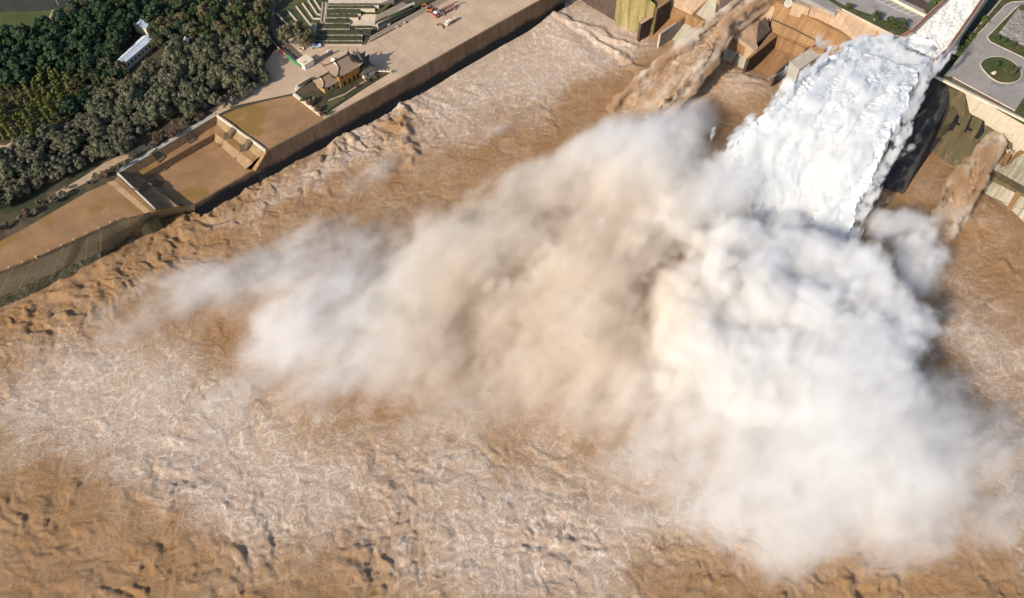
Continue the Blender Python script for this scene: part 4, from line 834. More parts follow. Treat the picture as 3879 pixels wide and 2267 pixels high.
T('deck_edge', 'yellow-brown beam along the lower edge of the stained deck', 'beam', MB().solid([C6(290,385,10.5), C6(320,365,10.5), C6(460,450,10.5), C6(610,530,10.5), C6(665,560,10.5), C6(640,600,10.5), C6(440,495,10.5), C6(310,440,10.5)], -8), M['brown'])
T('pipe_apron', 'pale green apron with a rusty pipe below the deck beam', 'apron', MB().solid([C6(250,720,-1), C6(500,850,-1), C6(655,580,8.5), C6(440,480,8.5), C6(300,425,8.5)], -8), M['palegreen'])
T('drain_pipe', 'rust-red drain pipe running down the pale apron', 'pipe', MB().tube([C6(478,490,9.5), C6(350,740,.6)], .45, 8), M['rust'])
T('dark_buttress', 'tall dark buttress block above the third guide wall', 'buttress', MB().solid([C6(640,480,13), C6(668,238,17), C6(742,190,18), C6(790,340,14), C6(720,420,13)], -8), M['darkconc'])  # shadow face of the dividing wall, shade put into its colour
def pier(lbl, cap, zc, matb=M['brown'], matc=M['tan']):
    root = empty('guide_wall', cap[0]); tag(root, lbl, 'guide wall', 'guide walls of the outlets'); bpy.context.view_layer.update()
    mm = wmb(); mm.solid([Vector((p.x, p.y, zc-.3)) for p in cap], -8); mm.build('wall_body', matb, root)
    c = sum(cap, Vector())/len(cap); mm = wmb(); mm.slab([c + (p-c)*1.02 for p in cap], .3); mm.build('coping', matc, root)
pier('broad brown guide wall below the dark buttress', [C6(522,655,12), C6(556,656,12), C6(862,405,12), C6(795,360,12), C6(640,558,12)], 12, M['darkconc'], M['brown'])  # dark body, brown top: shade of the sides is painted
pier('brown guide wall closest to the white jet', [C6(838,798,11), C6(858,812,11), C6(992,695,11), C6(975,682,11), C6(900,745,11)], 11, M['darkconc'], M['brown'])  # shaded sides painted by the dark body colour here too
T('outlet_floor', 'brown outlet floor between the broad guide wall and the gate block', 'outlet floor', MB().solid([C6(515,865,-1), C6(800,1015,-1), C6(985,710,4), C6(1110,620,5), C6(1040,560,5), C6(870,470,5)], -8), M['brown'])
T('outlet_backwall', 'brown back wall below the large sloping bank', 'wall', MB().solid([C6(860,400,11.5), C6(1180,540,11.5), C6(1330,465,13), C6(1300,610,5), C6(1060,620,4.8), C6(868,500,4.8)], -8), M['brown'])
root = empty('gate_block', C6(1200, 640, 10)); tag(root, 'pale flat-topped gate block with pitched brown head beside the white jet', 'gate block'); bpy.context.view_layer.update()
mm = wmb(); mm.solid([C6(1005,690,10.5), C6(1115,775,10.5), C6(1375,600,12), C6(1245,535,12)], -8); mm.build('block_body', M['greyconc'], root)
mm = wmb(); mm.solid([C6(1245,533,13.2), C6(1375,598,13.2), C6(1425,530,14.5), C6(1335,462,14.5)], -8); mm.build('block_head', M['brown'], root)
mm = wmb(); mm.bar(C6(1335,464,15.1), C6(1268,520,14.0), .6, .6); mm.build('ridge_beam', M['darkconc'], root)
T('brown_bank', 'large streaked brown concrete bank below the parapet', 'concrete bank', MB().solid([C6(780,345,11.8), C6(860,20,22), C6(1005,90,22), C6(1250,200,22), C6(1500,320,22), C6(1730,440,22), C6(1800,560,18), C6(1440,600,11), C6(1300,545,11.6), C6(1080,470,11.7)], -8), M['brown'])
T('bank_seam', 'thin dark pipe seam crossing the brown bank', 'pipe', MB().tube([C6(800,215,16.9), C6(1050,330,16.9), C6(1330,470,15.2)], .25, 6), M['darkconc'])
T('berm_ledge', 'brown ledge along the top of the streaked bank', 'ledge', MB().solid([C6(820,-10,22.6), C6(1010,95,22.6), C6(1240,205,22.6), C6(1730,455,22.6), C6(1820,450,22.6), C6(1700,380,22.6), C6(1220,130,22.6), C6(1040,75,22.6), C6(900,-30,22.6)], -8), M['brown'])
T('parapet_block', 'left cream parapet block above the brown bank', 'parapet block', MB().solid([C6(1040,35,27), C6(1055,5,27), C6(1255,75,27), C6(1230,95,27)], lambda p: 20), M['tan'], 'cream parapet blocks')
T('parapet_block', 'right long cream parapet block meeting the tan revetment', 'parapet block', MB().solid([C6(1235,120,26), C6(1250,60,27), C6(1505,165,27), C6(1500,190,26)], lambda p: 20), M['tan'], 'cream parapet blocks')
T('parapet_apron', 'tan lower slope with rust stains under the parapet blocks', 'slope', MB().solid([C6(1035,85,23), C6(1215,150,23), C6(1700,395,23), C6(1660,300,24.5), C6(1490,190,25.5), C6(1230,100,25.5), C6(1045,35,25.5)], -8), M['tan'])
T('tan_revetment', 'bright tan revetment with white coping below the car park', 'revetment', MB().solid([C6(1490,185,25.8), C6(1530,100,28.5), C7(545,385,28.5), C7(505,430,26), C7(330,450,24), C7(130,455,22.7), C7(60,400,23)], -8), M['tan'])
T('revetment_coping', 'white coping line along the bright tan revetment', 'coping', MB().bar(C7(-30,95,28.95), C7(548,388,28.95), .8, .5), M['whitestone'])
T('round_tank', 'small round concrete tank on the upper ledge', 'tank', MB().tube([C6(990,40,22), C6(990,40,25.0), C6(990,40,25.01)], [2.2, 2.2, .1], 18), M['greyconc'])
# upper level
sheet('upper_ground', [(3010,-70), (3040,-12), (3165,52), (3192,36), (3395,138), (3480,95), (3620,-80)], 28.2, M['asphalt'], 'ground of the upper car park terrace', 'ground', th=36)
sheet('car_park_pavement', [(40,20), (300,-60), (540,-30), (880,175), (745,300), (640,245), (430,170), (300,110), (60,40)], 28.4, M['asphalt'], 'grey car park paving beside the chute', 'car park', conv=C7, th=.4)
sheet('upper_road', [(-330,-80), (-200,-70), (60,30), (320,125), (310,160), (0,55), (-180,-20)], 28.35, M['asphalt'], 'grey road along the parapet', 'road', conv=C7, th=.3)
sheet('verge_grass', [(-180,-5), (-150,-20), (0,62), (320,170), (560,275), (735,330), (680,375), (560,385), (300,262), (0,105)], 28.6, M['grass'], 'grass verge with shrubs between coping and car park', 'grass', conv=C7, th=.5)
mm = MB(); z = 28.43
def line(mb, a, b, w_): mb.bar(a, b, w_, .02)
line(mm, C7(330,0,z), C7(720,175,z), .35)
for k in range(7):
    p = C7(330,0,z).lerp(C7(720,175,z), k/6.0); q = C7(430,-30,z).lerp(C7(805,150,z), k/6.0); line(mm, p, q, .3)
T('parking_lines', 'white painted parking bay lines on the car park', 'road marking', mm, M['paintline'], kind='structure')
T('car_park_wall', 'low cream wall with white top behind the parking bays', 'wall', MB().bar(C7(500,-30,29.8), C7(885,165,29.8), .9, 1.6), M['whitestone'])
T('yard_shade', 'yard sheet darkened for the building shade behind the car park wall', 'yard', MB().slab([C7(560,-30,28.25), C7(850,105,28.25), C7(900,40,28.25), C7(760,-60,28.25)], .3), M['darkconc'], kind='structure')  # flat dark sheet standing in for a building's shade
T('yard_ground', 'dull green ground beside the chute wall', 'ground', MB().slab([C7(850,110,28.3), C7(885,160,28.3), C7(1090,-10,28.3), C7(960,-50,28.3)], .3), M['grass'], kind='structure')
a_, b_ = C8(1800,575,16), C7(2380,-45,23)
tag(MB().solid([Vector((a_.x, a_.y, 16)), Vector((1500, 60, 18)), Vector((1500, 1400, 30)), Vector((360, 1400, 30)), Vector((b_.x-40, b_.y+30, 23)), b_], -8).build('right_bank_ground', M['earth']), 'open ground of the right bank beyond the terrace', 'ground', kind='structure')
tag(MB().solid([U(2290,-210,26), U(3560,-210,27.5), Vector((358, 1400, 30)), Vector((60, 1400, 30))], -8).build('dam_ground', M['rock']), 'rocky ground of the dam slope behind the outlet works', 'ground', kind='structure')
# spillway chute
root = empty('spillway_chute', C7(1000, 300, 30)); tag(root, 'wide spillway chute with rust-red topped walls full of white water', 'chute'); bpy.context.view_layer.update()
Lw = [(1400,-330), (1100,0), (735,340), (650,385), (545,410), (505,432)]; Rw = [(1690,-330), (1458,0), (1105,508), (965,640), (940,800)]
Lz = [39, 37, 35, 34, 32, 30]; Rz = [39, 37, 36, 37, 30]
def chwall(pts, zs, n_out):
    P = [C7(x, y, z) for (x, y), z in zip(pts, zs)]
    mm = wmb(); cm = wmb()
    for i in range(len(P)-1):
        d = (P[i+1]-P[i]); nn = Vector((-d.y, d.x, 0)).normalized()*n_out
        mm.solid([P[i], P[i+1], P[i+1]+nn*1.7, P[i]+nn*1.7], -8)
        up = Vector((0, 0, .45)); cm.slab([P[i]+up, P[i+1]+up, P[i+1]+nn*1.2+up, P[i]+nn*1.2+up], .42)
    mm.build('side_wall', M['greyconc'], root); cm.build('coping', M['rust'], root)
chwall(Lw, Lz, -1); chwall(Rw, Rz, 1)
mm = wmb(); mm.solid([C7(1400,-330,34), C7(1690,-330,34), C7(1458,0,32), C7(1105,508,30), C7(965,640,30), C7(735,345,30), C7(1100,0,32)], -8); mm.build('chute_floor', M['greyconc'], root)
# gully beside the chute, terrace with island
sheet('gully_ground', [(1475,-30), (1720,-30), (1380,350), (1195,640), (1040,835), (940,805), (985,650), (1120,515)], 22.2, M['trench'], 'shady grass gully along the chute wall', 'gully', conv=C7, th=30)
T('gully_kerb', 'pale kerb line between gully and road', 'kerb', MB().bar(C7(1700,-30,24.7), C7(1375,350,24.7), .8, 2.8), M['greyconc'])
ZT = 24.5
sheet('terrace_ground', [(1720,-40), (2400,-40), (2400,1600), (1923,1330), (1050,835), (1200,640), (1380,355)], ZT, M['grass'], 'grassy ground of the right terrace', 'ground', conv=C7, th=.5)
T('terrace_retaining_wall', 'dark concrete mass carrying the right terrace', 'retaining wall', MB().solid([C7(x, y, 23.9) for x, y in ((1720,-40), (2400,-40), (2400,1500), (1923,1275), (1060,830), (1200,640), (1380,355))], -8), M['darkconc'])
sheet('terrace_plaza_pavement', [(1425,375), (1535,395), (1560,440), (1923,625), (2200,760), (2200,900), (1923,1045), (1830,1185), (1160,825), (1060,815), (1210,640)], ZT+.05, M['asphalt'], 'weathered grey paving of the terrace around the oval island', 'plaza', conv=C7, th=.2)
sheet('terrace_road', [(2200,-10), (1923,22), (1800,28), (1740,50), (1440,370), (1530,400), (1830,90), (1870,60), (1923,50), (2200,40)], ZT+.04, M['asphalt'], 'grey road bending down to the terrace', 'road', conv=C7, th=.2)
kb = MB()
for ln in ([(2200,-14), (1923,14), (1795,22), (1725,55), (1430,368)], [(1868,62), (1835,85), (1690,230), (1532,392), (1538,420), (1565,450), (1923,622)]):
    for (xa, ya), (xb, yb) in zip(ln[:-1], ln[1:]): kb.bar(C7(xa, ya, ZT+.2), C7(xb, yb, ZT+.2), .55, .2)
T('road_kerb', 'white kerbs edging the terrace road', 'kerb', kb, M['whitestone'], kind='structure')
xs2 = np.linspace(0, 1, 36); A_, B2, C_, D_ = C7(1640,375,ZT), C7(1923,505,ZT), C7(2250,300,ZT), C7(1860,95,ZT)
mm = MB(); sub(A_, B2, C_, D_, 30, 30, .5, mm)
for i, v in enumerate(mm.v): mm.v[i] = (v[0], v[1], v[2]+.35)
T('rocky_ground', 'grey rough rocky ground beside the terrace road', 'rocky ground', mm, M['rock'], kind='structure')
# oval island
cen = C7(1672, 760, ZT); pa = C7(1452, 690, ZT); pts = []
ell = [C7(x, y, ZT) for x, y in ((1450,690), (1480,650), (1540,622), (1610,613), (1690,618), (1770,648), (1840,700), (1885,760), (1895,810), (1880,850), (1840,882), (1780,900), (1720,900), (1650,890), (1570,845), (1510,790), (1465,735))]
sm = []
n = len(ell)
for i in range(n):
    p0, p1, p2, p3 = ell[i-1], ell[i], ell[(i+1) % n], ell[(i+2) % n]
    for k in range(4):
        t_ = k/4; sm.append(.5*((2*p1) + (p2-p0)*t_ + (2*p0-5*p1+4*p2-p3)*t_*t_ + (3*p1-p0-3*p2+p3)*t_**3))
root = empty('oval_island', cen); tag(root, 'oval grass island with white kerb on the right terrace', 'traffic island'); bpy.context.view_layer.update()
cc = sum(sm, Vector())/len(sm)
mm = wmb(); mm.slab([cc + (p-cc)*.97 + Vector((0, 0, .3)) for p in sm], .3); mm.build('lawn', M['grass'], root)
mm = wmb(); n = len(sm)
for i in range(n):
    p, q = sm[i], sm[(i+1) % n]; up = Vector((0, 0, .38)); mm.slab([p+up, q+up, cc+(q-cc)*.965+up, cc+(p-cc)*.965+up], .4)
mm.build('kerb', M['whitestone'], root)
st = MB(); c = C7(1598, 792, ZT+.4)
for k in range(2): pass
bmv = []; rr = random.Random(5)
for i in range(5):
    for j in range(9):
        th, ph = math.pi*i/4, 2*math.pi*j/9; k_ = 1 + rr.uniform(-.15, .15); bmv.append((c.x + 1.3*k_*math.sin(th)*math.cos(ph), c.y + .9*k_*math.sin(th)*math.sin(ph), c.z + .2 + 1.3*k_*math.cos(th)))
st.add(bmv, [(i*9+j, i*9+(j+1) % 9, (i+1)*9+(j+1) % 9, (i+1)*9+j) for i in range(4) for j in range(9)])
T('boulder', 'single cream boulder on the oval island lawn', 'boulder', st, M['stone'])
for px, py, s, lbl in ((1640,690,.62,'left shrub on the oval grass island'), (1745,745,.6,'middle shrub on the oval grass island'), (1800,770,.7,'right shrub on the oval grass island')):
    put('mid', 'island_shrub', lbl, 'shrub', None, C7(px, py, ZT+2.5), s, ZT)
for px, py, s, kd, z, lbl in ((1495,235,1.0,'bright',22.5,'bright green tree highest up the shady gully'), (1340,400,.9,'bright',22.5,'rounded green tree in the middle of the gully row'), (1290,460,.75,'bright',22.5,'small green tree squeezed into the gully row'), (1230,525,.95,'bright',22.5,'broad green tree near the paved terrace corner'), (1205,575,.8,'bright',22.5,'green tree at the lower end of the gully row'), (1130,640,.55,'mid',22.5,'lone dark shrub by the chute end wall'), (1450,300,.5,'mid',22.5,'low shrub between gully trees'), (340,190,.65,'mid',28.6,'shrub on the verge beside the car park, nearest the road'), (480,270,.75,'mid',28.6,'dense shrub mid-way along the car park verge'), (530,290,.6,'mid',28.6,'small shrub among the verge shrubs'), (600,285,.75,'mid',28.6,'shrub on the verge nearest the chute'), (40,75,.55,'mid',28.6,'shrub at the far tip of the verge'), (975,30,.9,'bright',28.4,'green tree beside the upper chute wall'), (1640,395,.45,'mid',ZT,'shrub at the corner of the rocky ground'), (1720,430,.4,'mid',ZT,'low bush along the rocky ground edge'), (1810,470,.45,'mid',ZT,'bush below the rocky ground'), (1905,520,.5,'bright',ZT,'bright bush at the right picture edge')):
    put(kd, 'verge_shrub', lbl, 'shrub', None, C7(px, py, z+2), s, z)
# promenade and its strips
root = empty('promenade', C7(1500, 1030, ZT)); tag(root, 'promenade strip with dark planting and pale rails along the terrace edge', 'promenade'); bpy.context.view_layer.update()
mm = wmb(); mm.slab([C7(1165,832,ZT+.2), C7(1830,1188,ZT+.2), C7(1815,1215,ZT+.2), C7(1145,862,ZT+.2)], .3); mm.build('planting', M['planting'], root)
mm = wmb(); mm.bar(C7(945,800,ZT+.7), C7(1990,1318,ZT+.7), 1.0, 1.0); mm.build('parapet', M['whitestone'], root)
mm = wmb(); mm.bar(C7(1165,828,ZT+.6), C7(1830,1185,ZT+.6), .35, .5); mm.build('rail', M['stone'], root)
mm = wmb(); mm.slab([C7(1050,835,ZT+.1), C7(1990,1300,ZT+.1), C7(1990,1326,ZT+.1), C7(940,815,ZT+.1)], .4); mm.build('walk', M['greyconc'], root)
def ramp(top, bot, zb=-8):
    mb = MB()
    for i in range(len(top)-1):
        for tri in ((top[i], bot[i], bot[i+1]), (top[i], bot[i+1], top[i+1])): mb.solid(list(tri), zb)
    return mb
T('promenade_apron', 'streaked pale concrete slope below the promenade', 'apron', ramp([C8(925,0,24.2), C8(1210,143,24.2), C8(1496,292,24.2), C8(1800,450,24.2)], [C8(985,148,17), C8(1230,275,17), C8(1496,405,17), C8(1800,560,17)]), M['conc'])
T('olive_bank', 'olive-stained bank below the pale promenade slope', 'concrete bank', ramp([C8(740,-40,20), C8(925,0,24), C8(985,149,16.9), C8(1230,276,16.9), C8(1496,406,16.9), C8(1800,561,16.9)], [C8(770,60,17), C8(780,290,9), C8(900,400,9), C8(1110,445,9), C8(1330,545,9), C8(1800,570,11)]), M['olive'])
# gate piers; recess shade of the slots painted in as black pieces
gx = [(770,310,800,175), (880,345,935,195), (1000,390,1030,250), (1115,430,1110,330)]
root = empty('gate_piers', C8(930, 300, 12)); tag(root, 'olive gate structure with three narrow dark slots', 'gate structure'); bpy.context.view_layer.update()
for k, (q) in enumerate(([(700,330), (800,290), (870,150), (780,130)], [(845,300), (935,335), (985,215), (900,160)], [(960,350), (1050,385), (1095,275), (1000,225)])):
    mm = wmb(); mm.solid([C8(x, y, 15.5 if j > 1 else 13.5) for j, (x, y) in enumerate(q)], -8); mm.build('pier', M['olive'], root)
for k, q in enumerate(([(800,290), (845,300), (900,158), (872,150)], [(928,335), (965,348), (1000,225), (985,215)], [(1048,385), (1090,395), (1110,285), (1095,275)])):
    mm = wmb(); mm.solid([C8(x, y, 12.6 if j < 2 else 15) for j, (x, y) in enumerate(q)], -8); mm.build('gate_slot', M['black'], root)
for k, q in enumerate(([(815,280), (875,312), (860,322), (800,298)], [(935,338), (992,368), (978,380), (925,352)])):
    mm = wmb(); mm.slab([C8(x, y, 13.9) for x, y in q], .4); mm.build('slot_shadow', M['black'], root)  # flat black strips drawn as shadows beside the slots
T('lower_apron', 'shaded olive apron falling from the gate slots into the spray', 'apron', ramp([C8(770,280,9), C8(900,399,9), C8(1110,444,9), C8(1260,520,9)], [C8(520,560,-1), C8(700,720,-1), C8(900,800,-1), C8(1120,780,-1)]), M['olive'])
T('wet_landing', 'wet brown landing right of the second brown jet', 'landing', MB().solid([C8(1240,525,9), C8(1400,570,9), C8(1310,720,7.5), C8(1180,668,7.5)], -8), M['brown'])
T('rubble_heap', 'little heap of grey debris on the wet brown landing', 'debris', MB().box(tuple(C8(1350,575,9.6)), (2.5, 1.2, .8), .5).box(tuple(C8(1380,590,9.5)), (1.4, .9, .6), 1.1).box(tuple(C8(1320,560,9.5)), (1.0, 1.3, .7), .2), M['greyconc'])
T('brown_ledge', 'brown ledge beside the wet landing', 'ledge', MB().solid([C8(1290,720,9.5), C8(1320,705,9.5), C8(1420,590,10.5), C8(1700,440,12), C8(1700,480,12), C8(1440,620,10.5), C8(1370,680,10)], -8), M['brown'])
T('upper_streaked_apron', 'upper pale apron with vertical streaks at the right edge', 'apron', MB().solid([C8(1150,735,7), C8(1180,665,8.2), C8(1290,722,8.2), C8(1440,610,10), C8(1700,480,11.5), C8(1700,1050,7), C8(1496,930,7)], -8), M['apron'])
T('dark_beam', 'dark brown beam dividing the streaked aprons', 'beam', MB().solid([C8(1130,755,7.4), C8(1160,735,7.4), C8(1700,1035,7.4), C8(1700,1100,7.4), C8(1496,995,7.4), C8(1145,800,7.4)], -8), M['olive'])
T('lower_streaked_apron', 'lower pale apron sinking into the muddy water', 'apron', MB().solid([C8(1115,1140,-1.5), C8(1110,820,5), C8(1150,800,6.6), C8(1496,985,6.6), C8(1700,1090,6.6), C8(1700,1560,-1.5), C8(1300,1290,-1.5)], -8), M['apron'])
T('stain_channel', 'rusty drain channel down the lower pale apron', 'channel', MB().slab([C8(1430,958,7.0), C8(1475,980,7.0), C8(1320,1240,.2), C8(1270,1220,.2)], .6), M['brown'])
T('jet_shade_wall', 'tall wall below the chute end with the white jet shadow put into its dark colour', 'wall', ramp([C7(860,780,24), C7(945,800,24), C7(1050,835,24), C8(760,-20,20), C8(775,60,17), C8(780,285,9)], [C7(600,900,3), C8(330,200,2), C8(150,640,1.6), C8(40,1000,-1.4), C8(280,1080,-1.6), C8(560,640,-.6)]), M['jetshade'])  # near-black slope extended over the water to paint the jet's shadow
T('chute_buttress', 'concrete mass below the chute lip behind the white jet', 'buttress', MB().solid([C7(500,435,23), C7(735,350,29), C7(965,645,29), C7(930,800,22), C7(600,700,10), C7(200,560,8), C7(60,480,12)], -8), M['brown'])

#--SECTION-JETS
# ------------------------------------------------------------------ jets
def jetmat(name, ca, cb, cc_, scale=.35, sss=1.0):
    m, t, b = newmat(name); p = pos(t)
    mp = t.node('ShaderNodeMapping'); t.link(p, mp.inputs['Vector']); mp.inputs['Rotation'].default_value = (0, 0, R(-52))
    q = t.vmath('MULTIPLY', mp.outputs[0], (.45, 1.0, 1.0))
    n1 = t.noise(q, scale, 4, .55, .6); n2 = t.noise(q, scale*4, 5, .7)
    c = t.mix(t.ramp(n1, .38, .62), lin(*ca), lin(*cb)); c = t.mix(t.ramp(n2, .48, .66, 0, .7), c, lin(*cc_))
    t.link(c, b.inputs['Base Color']); b.inputs['Roughness'].default_value = .9; b.inputs['Specular IOR Level'].default_value = .03
    b.inputs['Subsurface Weight'].default_value = sss; b.inputs['Subsurface Scale'].default_value = 1.5; b.inputs['Subsurface Radius'].default_value = (1, 1, 1); b.subsurface_method = 'BURLEY'
    t.link(t.bump(t.math('ADD', n2, t.math('MULTIPLY', t.noise(q, scale*9, 4, .7), .3)), .25, .6), b.inputs['Normal'])
    return m
M['jetw'] = jetmat('white_jet_foam', (.42, .45, .48), (.50, .51, .52), (.54, .54, .53), .12)
M['jetb'] = jetmat('brown_jet_foam', (.20, .125, .07), (.33, .23, .145), (.42, .33, .25), .12)
M['chutew'] = jetmat('chute_white_water', (.60, .60, .56), (.78, .77, .73), (.56, .50, .38), .35, .5)
def fuzzmat(name, ca, cb, dens, scale, floor=.09):
    m = bpy.data.materials.new(name); m.use_nodes = True; s = NT(m.node_tree); s.n.remove(s.n['Principled BSDF'])
    pv = s.node('ShaderNodeVolumePrincipled'); p = pos(s)
    mp = s.node('ShaderNodeMapping'); s.link(p, mp.inputs['Vector']); mp.inputs['Rotation'].default_value = (0, 0, R(-52)); q = s.vmath('MULTIPLY', mp.outputs[0], (.42, 1.0, 1.0))
    n = s.noise(q, scale, 5, .66, .5)
    s.link(s.mix(s.ramp(s.noise(q, scale*.8, 4, .65), .4, .6), lin(*ca), lin(*cb)), pv.inputs['Color'])
    at = s.node('ShaderNodeAttribute', attribute_name='density').outputs['Fac']; pv.inputs['Density Attribute'].default_value = ''
    s.link(s.ramp(s.math('ADD', at, s.math('MULTIPLY', s.math('SUBTRACT', n, .5), 1.35)), .16, .50, 0.0, dens), pv.inputs['Density']); pv.inputs['Anisotropy'].default_value = .1
    s.link(pv.outputs[0], s.n['Material Output'].inputs['Volume']); return m
M['fuzzw'] = fuzzmat('white_jet_spray', (.925, .94, .953), (.972, .972, .967), 1.7, .13)
M['fuzzb'] = fuzzmat('brown_jet_spray', (.76, .58, .39), (.95, .89, .80), 1.3, .13, .6)
def resample(pts, n):
    P = np.array([[p.x, p.y, p.z] for p in pts]); d = np.r_[0, np.cumsum(np.linalg.norm(np.diff(P, axis=0), axis=1))]; t = np.linspace(0, d[-1], n)
    # smooth with a Catmull-like cubic through numpy: interpolate then average
    Q = np.stack([np.interp(t, d, P[:, k]) for k in range(3)], 1)
    for _ in range(max(2, n//10)):
        Q[1:-1] = .25*Q[:-2] + .5*Q[1:-1] + .25*Q[2:]
    return Q
def jet(name, label, left, right, nu, nv, bulge, thick, amp, mat, seed, lump=(7.0, 3.0), smooth_start=0.0, startamp=.25, aspect=.62, fuzz=None, fray=1.8):
    Lp, Rp = resample([U(*p) for p in left], nu), resample([U(*p) for p in right], nu)
    tt = np.linspace(0, 1, nu)      # frayed sides
    for Q, sd in ((Lp, 1), (Rp, 2)): Q += ((Lp-Rp)/np.linalg.norm(Lp-Rp, axis=1, keepdims=True))*(fray*np.clip(tt*5, 0, 1)*(fbm(tt*14, tt*0, 4, seed+sd*40)))[:, None]
    u = np.linspace(0, 1, nu)[:, None]; ang = np.linspace(0, 2*np.pi, nv, endpoint=False)[None, :]
    v = (1 - np.cos(ang))/2
    P = Lp[:, None, :]*(1-v)[..., None] + Rp[:, None, :]*v[..., None]
    side = np.sin(ang); grow = (.35 + .65*np.sqrt(u))
    P[..., 2] += np.where(side > 0, bulge, thick)*np.sign(side)*np.abs(side)**.7*grow
    # stream-aligned lumps
    s = u*np.linalg.norm(Lp[-1]-Lp[0]) + 0*v; wv = v*np.linalg.norm(Lp-Rp, axis=1)[:, None]
    s2, w2 = s + np.where(side > 0, 0, 400), wv
    ww = 2.0*fbm(s2/14, w2/9, 3, seed+4)
    lon = 1 + .9*np.clip(u*1.5 - .45, 0, 1)          # clumps near the lip draw out into streaks lower down
    f = (1.0*puffs((s2+ww)/lump[0]/lon, (w2+ww)/(lump[0]*aspect), 2, seed, .5) + .28*puffs((s2+ww)/lump[1]/lon, w2/(lump[1]*aspect*1.1), 2, seed+9, .5) + 1.0*fbm((s2+ww)/34, w2/10, 3, seed+2))
    env = amp*(startamp + (1-startamp)*np.clip((u-smooth_start)*4, 0, 1))
    cen = P.mean(1, keepdims=True); out_ = P - cen; out_[..., 2] *= 2.5; out_ /= (np.linalg.norm(out_, axis=2, keepdims=True)+1e-6)
    nrm = out_*.55; nrm[..., 2] += np.where(side >= 0, .75, -.5); nrm /= np.linalg.norm(nrm, axis=2, keepdims=True)
    P = P + nrm*(f*env - (fuzz['out']*.8 if fuzz else 0)*np.clip(u*6, .2, 1))[..., None]
    P = np.concatenate([np.broadcast_to(P[:1].mean(1, keepdims=True), P[:1].shape), P, np.broadcast_to(P[-1:].mean(1, keepdims=True), P[-1:].shape)], 0)      # closed ends
    Pc = np.concatenate([P, P[:, :1]], 1)
    me = gridmesh(name, Pc[..., 0], Pc[..., 1], Pc[..., 2], mat)
    o = bpy.data.objects.new(name, me); col.objects.link(o)
    if fuzz:       # spray round the solid water: a density grid grown from the jet's own surface
        nm, lab = fuzz['name'], fuzz['label']
        vd = bpy.data.volumes.new(nm); vo = bpy.data.objects.new(nm, vd); col.objects.link(vo); vd.materials.append(fuzz['mat'])
        g = bpy.data.node_groups.new(nm, 'GeometryNodeTree'); t = NT(g)
        g.interface.new_socket('Geometry', in_out='INPUT', socket_type='NodeSocketGeometry'); g.interface.new_socket('Geometry', in_out='OUTPUT', socket_type='NodeSocketGeometry')
        oi = t.node('GeometryNodeObjectInfo'); oi.inputs['Object'].default_value = o; go = t.node('NodeGroupOutput')
        sp = t.node('GeometryNodeSetPosition'); t.link(oi.outputs['Geometry'], sp.inputs[0])
        t.link(t.vmath('SCALE', t.node('GeometryNodeInputNormal').outputs[0], fuzz['out']*fuzz.get('sign', -1)), sp.inputs['Offset'])
        mv = t.node('GeometryNodeMeshToVolume', resolution_mode='VOXEL_SIZE'); t.link(sp.outputs[0], mv.inputs['Mesh'])
        mv.inputs['Voxel Size'].default_value = .8; mv.inputs['Interior Band Width'].default_value = 4.2; mv.inputs['Density'].default_value = 1.0
        vm = t.node('GeometryNodeSetMaterial'); vm.inputs['Material'].default_value = fuzz['mat']; t.link(mv.outputs[0], vm.inputs[0]); t.link(vm.outputs[0], go.inputs[0])
        vo.modifiers.new('spray', 'NODES').node_group = g; tag(vo, lab, 'spray', kind='stuff')
    return tag(o, label, 'water jet')
jet('white_jet', 'huge white foaming water jet leaping from the spillway chute',
    [(3335,165,34), (3270,160,36), (3190,172,37.5), (3092,240,38), (2988,318,36.5), (2870,424,32), (2760,530,25), (2745,610,18), (2790,720,10), (2860,850,2)],
    [(3540,226,34), (3526,262,36), (3478,365,37.5), (3438,475,36.5), (3378,588,32), (3322,698,25), (3272,808,16), (3236,912,7), (3222,965,1)],
    300, 340, 3.0, 5.0, 1.3, M['jetw'], 5, (7.0, 3.0), 0.0, .7, .8, dict(out=6.0, mat=M['fuzzw'], name='white_spray', label='white spray wrapped round the huge white jet'))
jet('brown_jet', 'turbid brown jet shooting out of the narrow chute',
    [(2960,-60,24), (2815,5,21), (2735,60,18), (2690,92,17.5), (2640,130,17), (2570,190,15), (2480,255,11), (2390,330,6), (2300,420,-1)],
    [(3010,-60,24), (2880,20,21), (2790,85,18), (2755,110,17.5), (2735,160,17), (2700,240,15), (2630,320,11), (2550,400,6), (2470,470,-1)],
    240, 180, 2.0, 3.5, 0.9, M['jetb'], 17, (11.0, 4.5), .1, .25, .35, dict(out=5.0, mat=M['fuzzb'], name='brown_spray', label='tan spray trailing round the jet of the narrow chute'))
jet('brown_jet', 'thick muddy jet pouring from the right outlet beside the streaked aprons',
    [(3760,518,12), (3725,545,12.5), (3690,580,12.5), (3650,625,12), (3590,690,10), (3545,770,6), (3520,850,1)],
    [(3790,545,12), (3775,575,12.5), (3752,620,12.5), (3730,670,12), (3695,750,10), (3650,830,6), (3590,920,0)],
    170, 150, 1.8, 4.0, 0.8, M['jetb'], 27, (9.0, 3.5), .25, .08, .4, dict(out=4.0, mat=M['fuzzb'], name='brown_spray', label='tan spray round the muddy jet at the right outlet'))
